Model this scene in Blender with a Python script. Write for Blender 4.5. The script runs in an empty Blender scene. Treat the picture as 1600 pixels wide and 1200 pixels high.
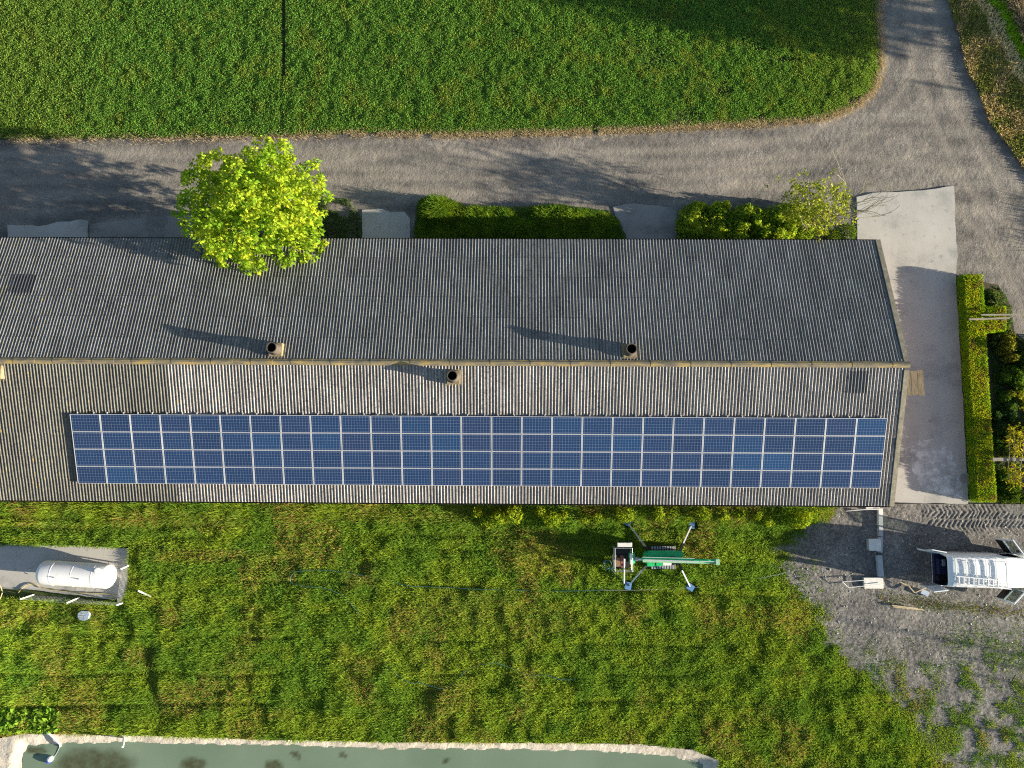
import bpy, bmesh, math, random
import numpy as np
from mathutils import Matrix, Vector

# ---------------------------------------------------------------- camera, sky, sun, exposure
SC = bpy.context.scene
COL = SC.collection
R_ = math.radians
PITCH, ROLL, HC = 0.1090, 0.0094, 43.67
FPX = 1109.0                                   # focal length in photo pixels (1600 wide)
cam_d = bpy.data.cameras.new('camera')
cam_d.sensor_width = 36.0
cam_d.lens = 36.0 * FPX / 1600.0
cam_d.clip_start = 0.5
cam_d.clip_end = 3000.0
CAM = bpy.data.objects.new('camera', cam_d)
COL.objects.link(CAM)
CAM_R = Matrix.Rotation(PITCH, 3, 'X') @ Matrix.Rotation(ROLL, 3, 'Y')
CAM.matrix_world = Matrix.Translation((0, 0, HC)) @ CAM_R.to_4x4()
SC.camera = CAM

SUN_AZ, SUN_EL = R_(-11.0), R_(11.5)           # towards the sun, from +X; height above the horizon
SUN_V = Vector((math.cos(SUN_EL) * math.cos(SUN_AZ), math.cos(SUN_EL) * math.sin(SUN_AZ), math.sin(SUN_EL)))
world = bpy.data.worlds.new('World')
SC.world = world
world.use_nodes = True
wn = world.node_tree
sky = wn.nodes.new('ShaderNodeTexSky')
sky.sky_type = 'NISHITA'
sky.sun_disc = False
sky.sun_elevation = SUN_EL
sky.sun_rotation = math.atan2(SUN_V.x, SUN_V.y)
sky.air_density = 1.0
sky.dust_density = 0.6
sky.ozone_density = 1.0
wn.links.new(sky.outputs[0], wn.nodes['Background'].inputs[0])
wn.nodes['Background'].inputs[1].default_value = 0.065
sun_d = bpy.data.lights.new('sun', 'SUN')
sun_d.energy = 5.0
sun_d.angle = R_(0.53)
sun_d.color = (1.0, 0.88, 0.68)
SUN = bpy.data.objects.new('sun', sun_d)
SUN.rotation_euler = SUN_V.to_track_quat('Z', 'Y').to_euler()
SUN.location = (60, -12, 30)
COL.objects.link(SUN)
SC.view_settings.view_transform = 'Standard'
SC.view_settings.look = 'None'
SC.view_settings.exposure = 1.68
SC.view_settings.gamma = 1.0
SC.render.engine = 'CYCLES'
SC.cycles.max_bounces = 6
SC.cycles.diffuse_bounces = 3
SC.cycles.glossy_bounces = 3
SC.cycles.transmission_bounces = 4
SC.cycles.transparent_max_bounces = 6
SC.cycles.use_denoising = False
SC.cycles.filter_width = 1.15
SC.cycles.sample_clamp_indirect = 6.0

RNG = np.random.default_rng(7)
random.seed(7)

# ---------------------------------------------------------------- measuring helpers
CR = np.array(CAM_R)

def G(px, py, z=0.0):
    """Where the sight line of a photo pixel meets the level z: used as a survey of the site."""
    d = CR @ np.array([(px - 800.0) / FPX, -(py - 600.0) / FPX, -1.0])
    t = (z - HC) / d[2]
    return Vector((d[0] * t, d[1] * t, z))

def PX(x, y, z=0.0):
    """World arrays to photo pixels (map masks)."""
    x = np.asarray(x, float); y = np.asarray(y, float)
    d = np.stack([x, y, np.zeros_like(x) + (z - HC)], -1) @ CR
    return 800 + FPX * d[..., 0] / -d[..., 2], 600 - FPX * d[..., 1] / -d[..., 2]

def poly(pts, z=0.0):
    return [G(a, b, z) for a, b in pts]

def hash2(ix, iy, seed):
    h = (ix.astype(np.int64) * 374761393 + iy.astype(np.int64) * 668265263 + seed * 974634521) & 0x7fffffff
    h = (h ^ (h >> 13)) * 1274126177 & 0x7fffffff
    return ((h ^ (h >> 16)) & 0xffff) / 65535.0

def vnoise(x, y, scale, seed=0, octaves=1):
    x = np.asarray(x, float) / scale; y = np.asarray(y, float) / scale
    out = 0.0; amp = 1.0; tot = 0.0
    for o in range(octaves):
        ix = np.floor(x); iy = np.floor(y)
        fx = x - ix; fy = y - iy
        fx = fx * fx * (3 - 2 * fx); fy = fy * fy * (3 - 2 * fy)
        a = hash2(ix, iy, seed + o); b = hash2(ix + 1, iy, seed + o)
        c = hash2(ix, iy + 1, seed + o); d = hash2(ix + 1, iy + 1, seed + o)
        out = out + amp * ((a * (1 - fx) + b * fx) * (1 - fy) + (c * (1 - fx) + d * fx) * fy)
        tot += amp; amp *= 0.5; x = x * 2.03 + 17.3; y = y * 2.03 + 5.1
    return out / tot

def inside(x, y, pts):
    p = np.array([(q[0], q[1]) for q in pts])
    res = np.zeros(np.shape(x), bool)
    n = len(p)
    for i in range(n):
        x1, y1 = p[i]; x2, y2 = p[(i + 1) % n]
        c = ((y1 > y) != (y2 > y))
        with np.errstate(divide='ignore', invalid='ignore'):
            xi = (x2 - x1) * (y - y1) / (y2 - y1 + 1e-12) + x1
        res ^= c & (x < xi)
    return res

def seg_dist(x, y, pts, closed=False):
    p = np.array([(q[0], q[1]) for q in pts])
    best = np.full(np.shape(x), 1e9)
    n = len(p)
    for i in range(n if closed else n - 1):
        a = p[i]; b = p[(i + 1) % n]
        ab = b - a
        t = np.clip(((x - a[0]) * ab[0] + (y - a[1]) * ab[1]) / (ab @ ab + 1e-12), 0, 1)
        best = np.minimum(best, np.hypot(x - a[0] - t * ab[0], y - a[1] - t * ab[1]))
    return best

def sstep(a, b, v):
    t = np.clip((v - a) / (b - a), 0, 1)
    return t * t * (3 - 2 * t)

# ---------------------------------------------------------------- object helpers
def tag(o, label=None, cat=None, group=None, kind=None):
    if label: o['label'] = label
    if cat: o['category'] = cat
    if group: o['group'] = group
    if kind: o['kind'] = kind
    return o

def thing(name, label, cat, loc=(0, 0, 0), rz=0.0, group=None):
    o = bpy.data.objects.new(name, None)
    o.empty_display_size = 0.3
    COL.objects.link(o)
    o.location = loc
    o.rotation_euler = (0, 0, rz)
    return tag(o, label, cat, group)

def mesh_obj(name, verts, faces, mat, parent=None, smooth=False, col=None, fattr=None, mats=None, midx=None):
    me = bpy.data.meshes.new(name)
    if isinstance(verts, np.ndarray):
        n = len(verts); k = faces.shape[1]; m = len(faces)
        me.vertices.add(n)
        me.vertices.foreach_set('co', verts.astype(np.float32).ravel())
        me.loops.add(m * k)
        me.loops.foreach_set('vertex_index', faces.astype(np.int32).ravel())
        me.polygons.add(m)
        me.polygons.foreach_set('loop_start', np.arange(0, m * k, k, dtype=np.int32))
        me.polygons.foreach_set('loop_total', np.full(m, k, dtype=np.int32))
        me.update(calc_edges=True)
    else:
        me.from_pydata([tuple(v) for v in verts], [], [tuple(f) for f in faces])
        me.update()
    for mm in (mats or [mat]):
        me.materials.append(mm)
    if midx is not None:
        me.polygons.foreach_set('material_index', np.asarray(midx, dtype=np.int32))
    if smooth:
        me.polygons.foreach_set('use_smooth', np.ones(len(me.polygons), bool))
    if col is not None:
        a = me.color_attributes.new('Col', 'FLOAT_COLOR', 'POINT')
        c = np.ones((len(me.vertices), 4), np.float32); c[:, :3] = col
        a.data.foreach_set('color', c.ravel())
    if fattr is not None:
        a = me.attributes.new('sheet', 'FLOAT', 'FACE')
        a.data.foreach_set('value', np.asarray(fattr, np.float32))
    o = bpy.data.objects.new(name, me)
    COL.objects.link(o)
    if parent is not None:
        o.parent = parent
    return o

class MB:
    """collects simple solids into one mesh"""
    def __init__(s): s.v = []; s.f = []; s.m = []
    def add(s, vs, fs, mi=0):
        b = len(s.v); s.v += [Vector(q) for q in vs]
        s.f += [tuple(i + b for i in f) for f in fs]; s.m += [mi] * len(fs); return s
    def box(s, c, d, rz=0.0, M=None, bev=0.0, mi=0):
        x, y, z = d[0] / 2, d[1] / 2, d[2] / 2
        if bev > 0:
            bm = bmesh.new(); bmesh.ops.create_cube(bm, size=1.0)
            bmesh.ops.scale(bm, vec=d, verts=bm.verts)
            bmesh.ops.bevel(bm, geom=bm.edges[:], offset=bev, segments=2, affect='EDGES')
            vs = [v.co.copy() for v in bm.verts]; fs = [[v.index for v in f.verts] for f in bm.faces]
            bm.free()
        else:
            vs = [Vector((a * x, b * y, e * z)) for e in (-1, 1) for b in (-1, 1) for a in (-1, 1)]
            fs = [(0, 2, 3, 1), (4, 5, 7, 6), (0, 1, 5, 4), (2, 6, 7, 3), (0, 4, 6, 2), (1, 3, 7, 5)]
        T = (M if M is not None else Matrix.Rotation(rz, 4, 'Z'))
        return s.add([T @ v + Vector(c) for v in vs], fs, mi)
    def bar(s, a, b, w, h=None, up=(0, 0, 1), mi=0, bev=0.0):
        a = Vector(a); b = Vector(b); h = h or w
        d = b - a; L = d.length; d.normalize()
        u = Vector(up)
        if abs(d.dot(u)) > 0.97: u = Vector((1, 0, 0))
        y = u.cross(d).normalized(); z = d.cross(y)
        M = Matrix((d, y, z)).transposed().to_4x4()
        return s.box((a + b) / 2, (L, w, h), M=M, mi=mi, bev=bev)
    def tube(s, pts, r, n=8, cap=True, mi=0, closed=False):
        pts = [Vector(p) for p in pts]; k = len(pts)
        rr = r if isinstance(r, (list, tuple)) else [r] * k
        rings = []
        up = None
        for i, p in enumerate(pts):
            if closed: t = pts[(i + 1) % k] - pts[i - 1]
            else: t = pts[min(i + 1, k - 1)] - pts[max(i - 1, 0)]
            t.normalize()
            if up is None:
                up = Vector((0, 0, 1)) if abs(t.z) < 0.9 else Vector((1, 0, 0))
            x = up.cross(t)
            if x.length < 1e-4: x = Vector((1, 0, 0)).cross(t)
            x.normalize(); y = t.cross(x); up = y
            rings.append([p + (x * math.cos(2 * math.pi * j / n) + y * math.sin(2 * math.pi * j / n)) * rr[i] for j in range(n)])
        vs = [v for rg in rings for v in rg]; fs = []
        for i in range(k if closed else k - 1):
            i2 = (i + 1) % k
            for j in range(n):
                fs.append((i * n + j, i * n + (j + 1) % n, i2 * n + (j + 1) % n, i2 * n + j))
        if cap and not closed:
            fs.append(tuple(range(n - 1, -1, -1))); fs.append(tuple((k - 1) * n + j for j in range(n)))
        return s.add(vs, fs, mi)
    def cyl(s, c, r, h, n=20, r2=None, mi=0, axis='Z'):
        c = Vector(c); ax = {'X': Vector((1, 0, 0)), 'Y': Vector((0, 1, 0)), 'Z': Vector((0, 0, 1))}[axis]
        return s.tube([c, c + ax * h], [r, r if r2 is None else r2], n, mi=mi)
    def revolve(s, prof, n=24, M=None, mi=0):
        """prof: (x along axis, radius); axis X"""
        vs = []; fs = []; k = len(prof)
        for x, r in prof:
            for j in range(n):
                a = 2 * math.pi * j / n
                vs.append(Vector((x, r * math.cos(a), r * math.sin(a))))
        for i in range(k - 1):
            for j in range(n):
                fs.append((i * n + j, i * n + (j + 1) % n, (i + 1) * n + (j + 1) % n, (i + 1) * n + j))
        if M is not None: vs = [M @ v for v in vs]
        return s.add(vs, fs, mi)
    def prism(s, pts, z0, z1, mi=0):
        n = len(pts)
        vs = [(p[0], p[1], z0) for p in pts] + [(p[0], p[1], z1) for p in pts]
        fs = [tuple(range(n - 1, -1, -1)), tuple(range(n, 2 * n))] + [(i, (i + 1) % n, n + (i + 1) % n, n + i) for i in range(n)]
        return s.add(vs, fs, mi)
    def build(s, name, mat, parent=None, smooth=False, mats=None):
        o = mesh_obj(name, s.v, s.f, mat, parent, smooth, mats=mats, midx=s.m if mats else None)
        bm = bmesh.new(); bm.from_mesh(o.data)
        bmesh.ops.recalc_face_normals(bm, faces=bm.faces[:]); bm.to_mesh(o.data); bm.free()
        if smooth:
            o.data.set_sharp_from_angle(angle=R_(35))
        return o

# ---------------------------------------------------------------- materials
def new_mat(name):
    m = bpy.data.materials.new(name); m.use_nodes = True
    nt = m.node_tree
    return m, nt, nt.nodes['Principled BSDF']

def nd(nt, typ, **kw):
    n = nt.nodes.new(typ)
    for k, v in kw.items():
        if k.startswith('i_'): n.inputs[k[2:].replace('_', ' ')].default_value = v
        else: setattr(n, k, v)
    return n

def ramp(nt, fac, stops, interp='LINEAR'):
    r = nt.nodes.new('ShaderNodeValToRGB'); r.color_ramp.interpolation = interp
    e = r.color_ramp.elements
    while len(e) < len(stops): e.new(0.5)
    for el, (p, c) in zip(e, stops):
        el.position = p; el.color = (c[0], c[1], c[2], 1)
    nt.links.new(fac, r.inputs[0])
    return r.outputs[0]

def noise(nt, co, scale, detail=4, rough=0.55, dist=0.0, out='Fac'):
    n = nd(nt, 'ShaderNodeTexNoise'); n.inputs['Scale'].default_value = scale
    n.inputs['Detail'].default_value = detail; n.inputs['Roughness'].default_value = rough
    n.inputs['Distortion'].default_value = dist
    nt.links.new(co, n.inputs['Vector'])
    return n.outputs[out]

def mixc(nt, fac, a, b, mode='MIX'):
    n = nt.nodes.new('ShaderNodeMix'); n.data_type = 'RGBA'; n.blend_type = mode
    for s, v in ((n.inputs[0], fac), (n.inputs[6], a), (n.inputs[7], b)):
        if isinstance(v, (int, float)): s.default_value = v
        elif isinstance(v, (tuple, list)): s.default_value = (v[0], v[1], v[2], 1)
        else: nt.links.new(v, s)
    return n.outputs[2]

def math_(nt, op, a, b=0.0, c=None, clamp=False):
    n = nt.nodes.new('ShaderNodeMath'); n.operation = op; n.use_clamp = clamp
    for s, v in zip(n.inputs, (a, b, c)):
        if v is None: continue
        if isinstance(v, (int, float)): s.default_value = v
        else: nt.links.new(v, s)
    return n.outputs[0]

def coords(nt, kind='Object', scale=None):
    t = nt.nodes.new('ShaderNodeTexCoord').outputs[kind]
    if scale:
        mp = nt.nodes.new('ShaderNodeMapping'); mp.inputs['Scale'].default_value = scale
        nt.links.new(t, mp.inputs[0]); return mp.outputs[0]
    return t

def bump(nt, bs, h, strength=0.5, dist=0.02):
    b = nt.nodes.new('ShaderNodeBump'); b.inputs['Strength'].default_value = strength
    b.inputs['Distance'].default_value = dist
    nt.links.new(h, b.inputs['Height']); nt.links.new(b.outputs[0], bs.inputs['Normal'])

def paint(name, c, rough=0.5, metal=0.0, var=0.12, scale=6.0, coat=0.0, spec=0.5, b=0.0):
    m, nt, bs = new_mat(name)
    co = coords(nt)
    n = noise(nt, co, scale, 5)
    lo = tuple(x * (1 - var) for x in c); hi = tuple(min(1, x * (1 + var)) for x in c)
    nt.links.new(ramp(nt, n, [(0.3, lo), (0.7, hi)]), bs.inputs['Base Color'])
    bs.inputs['Roughness'].default_value = rough; bs.inputs['Metallic'].default_value = metal
    bs.inputs['Coat Weight'].default_value = coat
    bs.inputs['Specular IOR Level'].default_value = spec
    if b: bump(nt, bs, noise(nt, co, scale * 6, 4), b, 0.01)
    return m

def leaf_mat(name, trans=0.35, gloss=0.06):
    m = bpy.data.materials.new(name); m.use_nodes = True
    nt = m.node_tree; nt.nodes.clear()
    out = nt.nodes.new('ShaderNodeOutputMaterial')
    at = nd(nt, 'ShaderNodeAttribute', attribute_name='Col')
    d = nt.nodes.new('ShaderNodeBsdfDiffuse'); t = nt.nodes.new('ShaderNodeBsdfTranslucent')
    nt.links.new(at.outputs['Color'], d.inputs[0])
    tc = mixc(nt, 1.0, at.outputs['Color'], (1.25, 1.15, 0.55), 'MULTIPLY')
    nt.links.new(tc, t.inputs[0])
    mx = nt.nodes.new('ShaderNodeMixShader'); mx.inputs[0].default_value = trans
    nt.links.new(d.outputs[0], mx.inputs[1]); nt.links.new(t.outputs[0], mx.inputs[2])
    if gloss == 0.0:
        nt.links.new(mx.outputs[0], out.inputs[0]); return m
    g = nt.nodes.new('ShaderNodeBsdfGlossy'); g.inputs['Roughness'].default_value = 0.45
    g.inputs[0].default_value = (0.9, 0.9, 0.9, 1)
    m2 = nt.nodes.new('ShaderNodeMixShader'); m2.inputs[0].default_value = gloss
    nt.links.new(mx.outputs[0], m2.inputs[1]); nt.links.new(g.outputs[0], m2.inputs[2])
    nt.links.new(m2.outputs[0], out.inputs[0])
    return m

M_LEAF = leaf_mat('leaf', 0.42, 0.0)
M_GRASS = leaf_mat('grass_blade', 0.38, 0.0)
M_DRY = leaf_mat('dry_blade', 0.3, 0.0)

def ground_mat(name, stops, big=0.15, fine=9.0, speck=None, bump_s=0.6, bump_d=0.03, mixf=0.5, rough=0.95):
    m, nt, bs = new_mat(name)
    co = coords(nt)
    a = noise(nt, co, big, 5, 0.6); b = noise(nt, co, fine, 6, 0.7)
    s = math_(nt, 'ADD', math_(nt, 'MULTIPLY', a, 1 - mixf), math_(nt, 'MULTIPLY', b, mixf))
    c = ramp(nt, s, stops)
    if speck:
        v = nd(nt, 'ShaderNodeTexVoronoi'); v.inputs['Scale'].default_value = speck[0]
        nt.links.new(co, v.inputs['Vector'])
        f = math_(nt, 'LESS_THAN', v.outputs['Distance'], speck[1])
        f = math_(nt, 'MULTIPLY', f, math_(nt, 'GREATER_THAN', noise(nt, co, 2.2, 3), 0.5))
        c = mixc(nt, f, c, speck[2])
    nt.links.new(c, bs.inputs['Base Color'])
    bs.inputs['Roughness'].default_value = rough
    bs.inputs['Specular IOR Level'].default_value = 0.1
    bump(nt, bs, b, bump_s, bump_d)
    return m

M_SOIL = ground_mat('earth', [(0.35, (0.05, 0.045, 0.03)), (0.65, (0.11, 0.095, 0.06))])
M_PASTURE = ground_mat('pasture', [(0.35, (0.04, 0.075, 0.02)), (0.65, (0.12, 0.14, 0.05))])
M_FIELD = ground_mat('field_soil', [(0.35, (0.018, 0.035, 0.012)), (0.65, (0.07, 0.075, 0.03))], fine=7)
M_MEADOW = ground_mat('meadow_thatch', [(0.38, (0.035, 0.06, 0.012)), (0.55, (0.075, 0.10, 0.02)), (0.68, (0.14, 0.13, 0.04))], fine=5)

def road_mat():
    m, nt, bs = new_mat('road_gravel')
    co = coords(nt)
    cs = coords(nt, scale=(0.35, 1.6, 1.0))
    streak = noise(nt, cs, 0.5, 4, 0.5)
    fine = noise(nt, co, 10.0, 8, 0.75)
    mid = noise(nt, co, 1.1, 5, 0.65)
    s = math_(nt, 'ADD', math_(nt, 'MULTIPLY', streak, 0.40), math_(nt, 'ADD', math_(nt, 'MULTIPLY', fine, 0.35), math_(nt, 'MULTIPLY', mid, 0.25)))
    c = ramp(nt, s, [(0.36, (0.078, 0.074, 0.075)), (0.5, (0.178, 0.166, 0.153)), (0.64, (0.33, 0.297, 0.262))])
    at = nd(nt, 'ShaderNodeAttribute', attribute_name='Col')
    c = mixc(nt, math_(nt, 'MULTIPLY', at.outputs['Fac'], 0.55), c, (0.30, 0.268, 0.228))
    v = nd(nt, 'ShaderNodeTexVoronoi'); v.inputs['Scale'].default_value = 3.2
    nt.links.new(co, v.inputs['Vector'])
    f = math_(nt, 'LESS_THAN', v.outputs['Distance'], 0.12)
    f = math_(nt, 'MULTIPLY', f, math_(nt, 'GREATER_THAN', mid, 0.55))
    c = mixc(nt, f, c, (0.42, 0.40, 0.37))
    nt.links.new(c, bs.inputs['Base Color'])
    bs.inputs['Roughness'].default_value = 0.95; bs.inputs['Specular IOR Level'].default_value = 0.1
    h = math_(nt, 'ADD', math_(nt, 'MULTIPLY', fine, 0.9), math_(nt, 'ADD', math_(nt, 'MULTIPLY', mid, 1.0), math_(nt, 'MULTIPLY', noise(nt, co, 4.0, 5, 0.6), 0.7)))
    bump(nt, bs, h, 0.8, 0.06)
    return m
M_ROAD = road_mat()
M_GRAVEL = ground_mat('loose_gravel', [(0.36, (0.07, 0.069, 0.068)), (0.5, (0.165, 0.158, 0.15)), (0.66, (0.315, 0.295, 0.27))], big=0.5, fine=7.0, mixf=0.65,
                      speck=(6.0, 0.15, (0.42, 0.40, 0.36)), bump_s=0.75, bump_d=0.06)
M_BANK = ground_mat('sandy_bank', [(0.35, (0.36, 0.32, 0.26)), (0.5, (0.56, 0.50, 0.42)), (0.66, (0.72, 0.66, 0.57))], big=0.8, fine=9.0, bump_s=0.6, bump_d=0.04)
M_VERGE = ground_mat('verge_earth', [(0.36, (0.10, 0.09, 0.035)), (0.64, (0.24, 0.19, 0.09))], fine=5)

def concrete_mat(name, base=(0.43, 0.416, 0.388), dark=(0.32, 0.318, 0.30), white=0.0):
    m, nt, bs = new_mat(name)
    co = coords(nt)
    a = noise(nt, co, 0.45, 6, 0.62); b = noise(nt, co, 14.0, 5, 0.65)
    s = math_(nt, 'ADD', math_(nt, 'MULTIPLY', a, 0.75), math_(nt, 'MULTIPLY', b, 0.25))
    c = ramp(nt, s, [(0.38, dark), (0.48, base), (0.7, tuple(min(1, x * 1.14) for x in base))])
    sp = noise(nt, co, 3.0, 3, 0.5)
    c = mixc(nt, ramp(nt, sp, [(0.64, (0, 0, 0)), (0.74, (0.45, 0.45, 0.45))]), c, tuple(x * 0.5 for x in dark))
    tr = noise(nt, coords(nt, scale=(3.0, 0.25, 1)), 1.1, 5, 0.7)
    c = mixc(nt, ramp(nt, tr, [(0.55, (0, 0, 0)), (0.75, (0.4, 0.4, 0.4))]), c, dark)
    if white > 0:
        w = noise(nt, co, 1.3, 6, 0.7)
        w = math_(nt, 'MULTIPLY', ramp(nt, w, [(0.46, (0, 0, 0)), (0.62, (1, 1, 1))]), white)
        c = mixc(nt, w, c, (0.78, 0.77, 0.75))
    nt.links.new(c, bs.inputs['Base Color'])
    bs.inputs['Roughness'].default_value = 0.9; bs.inputs['Specular IOR Level'].default_value = 0.2
    bump(nt, bs, b, 0.25, 0.01)
    return m
M_CONC = concrete_mat('concrete')
M_CONC_WORN = concrete_mat('worn_concrete', (0.27, 0.26, 0.245), (0.17, 0.165, 0.155), 0.0)
M_CONC_WHITE = concrete_mat('whitewashed_concrete', (0.42, 0.41, 0.39), (0.30, 0.29, 0.27), 0.75)

def roof_mat(name, base, light, lich):
    m, nt, bs = new_mat(name)
    co = coords(nt)
    at = nd(nt, 'ShaderNodeAttribute', attribute_name='sheet')
    streak = noise(nt, coords(nt, scale=(5.5, 0.5, 0.5)), 1.4, 5, 0.7)
    fine = noise(nt, co, 11.0, 5, 0.75)
    s = math_(nt, 'ADD', math_(nt, 'MULTIPLY', streak, 0.5), math_(nt, 'MULTIPLY', fine, 0.5))
    c = ramp(nt, s, [(0.30, tuple(x * 0.55 for x in base)), (0.47, base), (0.66, light)])
    k = math_(nt, 'MULTIPLY_ADD', at.outputs['Fac'], 0.24, 0.88)
    kc = nt.nodes.new('ShaderNodeCombineColor')
    for i in range(3): nt.links.new(k, kc.inputs[i])
    c = mixc(nt, 1.0, c, kc.outputs[0], 'MULTIPLY')
    # dark lichen specks
    d = noise(nt, co, 7.0, 6, 0.8)
    d = math_(nt, 'ADD', d, math_(nt, 'MULTIPLY_ADD', noise(nt, co, 0.4, 4, 0.6), 0.18, -0.09))
    dk = ramp(nt, d, [(0.54, (0, 0, 0)), (0.64, (0.7, 0.7, 0.7))])
    c = mixc(nt, dk, c, (0.025, 0.025, 0.027))
    # yellow lichen, thicker to the west end and along the ridge
    sx = nt.nodes.new('ShaderNodeSeparateXYZ'); nt.links.new(co, sx.inputs[0])
    wgt = nd(nt, 'ShaderNodeMapRange'); nt.links.new(sx.outputs[0], wgt.inputs[0])
    wgt.inputs[1].default_value = -8.0; wgt.inputs[2].default_value = -30.0
    wgt.inputs[3].default_value = 0.0; wgt.inputs[4].default_value = 0.09
    yl = math_(nt, 'ADD', noise(nt, coords(nt, scale=(1.6, 0.6, 1.0)), 3.3, 6, 0.75), wgt.outputs[0])
    yk = ramp(nt, yl, [(0.68, (0, 0, 0)), (0.74, (0.85, 0.85, 0.85))])
    c = mixc(nt, yk, c, lich)
    nt.links.new(c, bs.inputs['Base Color'])
    bs.inputs['Roughness'].default_value = 0.85; bs.inputs['Specular IOR Level'].default_value = 0.25
    bump(nt, bs, fine, 0.3, 0.01)
    return m
M_ROOF_N = roof_mat('weathered_fibre_cement', (0.160, 0.158, 0.155), (0.315, 0.312, 0.31), (0.34, 0.25, 0.05))
M_ROOF_S = roof_mat('pale_fibre_cement', (0.235, 0.218, 0.205), (0.48, 0.452, 0.425), (0.40, 0.28, 0.05))
M_ROOF_W = roof_mat('greyed_fibre_cement', (0.135, 0.13, 0.115), (0.24, 0.23, 0.19), (0.42, 0.30, 0.05))

def ridge_mat():
    m, nt, bs = new_mat('lichened_ridge')
    co = coords(nt)
    a = noise(nt, coords(nt, scale=(0.5, 2.0, 1)), 2.6, 6, 0.7)
    c = ramp(nt, a, [(0.34, (0.10, 0.09, 0.07)), (0.5, (0.19, 0.165, 0.115)), (0.62, (0.33, 0.235, 0.065)), (0.72, (0.33, 0.29, 0.23))])
    nt.links.new(c, bs.inputs['Base Color']); bs.inputs['Roughness'].default_value = 0.9
    bump(nt, bs, noise(nt, co, 12, 5), 0.4, 0.01)
    return m
M_RIDGE = ridge_mat()

def brick_mat():
    m, nt, bs = new_mat('barn_brick')
    co = coords(nt)
    mp = nt.nodes.new('ShaderNodeMapping'); mp.inputs['Rotation'].default_value = (R_(90), 0, 0)
    nt.links.new(co, mp.inputs[0])
    b = nd(nt, 'ShaderNodeTexBrick'); b.inputs['Scale'].default_value = 2.0
    b.inputs['Color1'].default_value = (0.30, 0.14, 0.09, 1); b.inputs['Color2'].default_value = (0.22, 0.10, 0.07, 1)
    b.inputs['Mortar'].default_value = (0.35, 0.32, 0.28, 1)
    nt.links.new(mp.outputs[0], b.inputs['Vector'])
    nt.links.new(mixc(nt, noise(nt, co, 1.5, 5), b.outputs['Color'], (0.2, 0.15, 0.12)), bs.inputs['Base Color'])
    bs.inputs['Roughness'].default_value = 0.9
    return m
M_BRICK = brick_mat()

def wood_mat(name, c1, c2, ax=(1, 8, 8)):
    m, nt, bs = new_mat(name)
    n = noise(nt, coords(nt, scale=ax), 2.2, 6, 0.7, 0.3)
    nt.links.new(ramp(nt, n, [(0.3, c1), (0.7, c2)]), bs.inputs['Base Color'])
    bs.inputs['Roughness'].default_value = 0.85
    bump(nt, bs, n, 0.5, 0.01)
    return m
M_WOOD = wood_mat('weathered_timber', (0.07, 0.058, 0.036), (0.24, 0.20, 0.125), (8, 1, 8))
M_WOODX = wood_mat('grey_timber', (0.16, 0.145, 0.115), (0.34, 0.31, 0.25), (1, 8, 8))
M_LATH = wood_mat('pale_lath', (0.42, 0.32, 0.17), (0.62, 0.52, 0.34), (1, 8, 8))
M_BARK = wood_mat('bark', (0.10, 0.085, 0.06), (0.27, 0.235, 0.17), (4, 4, 1))
M_BARKPALE = wood_mat('pale_bark', (0.20, 0.17, 0.10), (0.42, 0.37, 0.25), (4, 4, 1))
M_DARK = paint('black_plastic', (0.018, 0.018, 0.02), 0.5)
M_GUTTER = paint('dark_gutter', (0.03, 0.032, 0.035), 0.5)
M_WHITE = paint('white_paint', (0.80, 0.80, 0.79), 0.35, var=0.05, coat=0.2)
M_VAN = paint('van_white', (0.80, 0.84, 0.87), 0.28, var=0.02, coat=0.5)
M_VAN_IN = paint('van_interior', (0.02, 0.022, 0.07), 0.7)
M_ALU = paint('aluminium', (0.72, 0.73, 0.75), 0.4, 0.6, 0.06)
M_STEEL = paint('galvanised_steel', (0.45, 0.47, 0.49), 0.5, 0.5)
M_GREEN = paint('green_paint', (0.025, 0.50, 0.17), 0.4, var=0.15, coat=0.3)
M_GREENP = paint('pale_green_paint', (0.32, 0.52, 0.36), 0.4, var=0.12)
M_BLUE = paint('blue_pad', (0.10, 0.24, 0.48), 0.55)
M_RUBBER = paint('rubber', (0.03, 0.03, 0.032), 0.8)
M_FRAMEALU = paint('panel_frame', (0.66, 0.67, 0.70), 0.42, 0.25, 0.04)
M_BLOCK = paint('grey_block', (0.40, 0.43, 0.45), 0.9, var=0.15, b=0.3)
M_WSLAB = paint('white_slab', (0.72, 0.70, 0.66), 0.85, var=0.1, b=0.3)
M_BROWN = paint('brown_card', (0.25, 0.15, 0.09), 0.8)
M_HOSE = paint('hose_green', (0.035, 0.12, 0.10), 0.5)
M_ROPE = paint('rope_straw', (0.42, 0.36, 0.18), 0.8)
M_BUCKET = paint('grey_tub', (0.33, 0.40, 0.52), 0.5)
def tank_mat():
    m, nt, bs = new_mat('tank_white')
    co = coords(nt)
    n = noise(nt, coords(nt, scale=(6, 0.8, 0.8)), 1.2, 6, 0.7)
    c = mixc(nt, ramp(nt, n, [(0.56, (0, 0, 0)), (0.72, (0.55, 0.55, 0.55))]), (0.80, 0.80, 0.80), (0.50, 0.47, 0.42))
    nt.links.new(c, bs.inputs['Base Color']); bs.inputs['Roughness'].default_value = 0.45
    return m
M_TANK = tank_mat()
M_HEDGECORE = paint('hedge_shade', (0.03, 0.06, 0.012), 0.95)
M_REDBROWN = paint('rusty_lid', (0.28, 0.09, 0.07), 0.6)

def glass_mat():
    m, nt, bs = new_mat('dark_glass')
    bs.inputs['Base Color'].default_value = (0.03, 0.045, 0.05, 1)
    bs.inputs['Roughness'].default_value = 0.05
    return m
M_GLASS = glass_mat()

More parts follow.
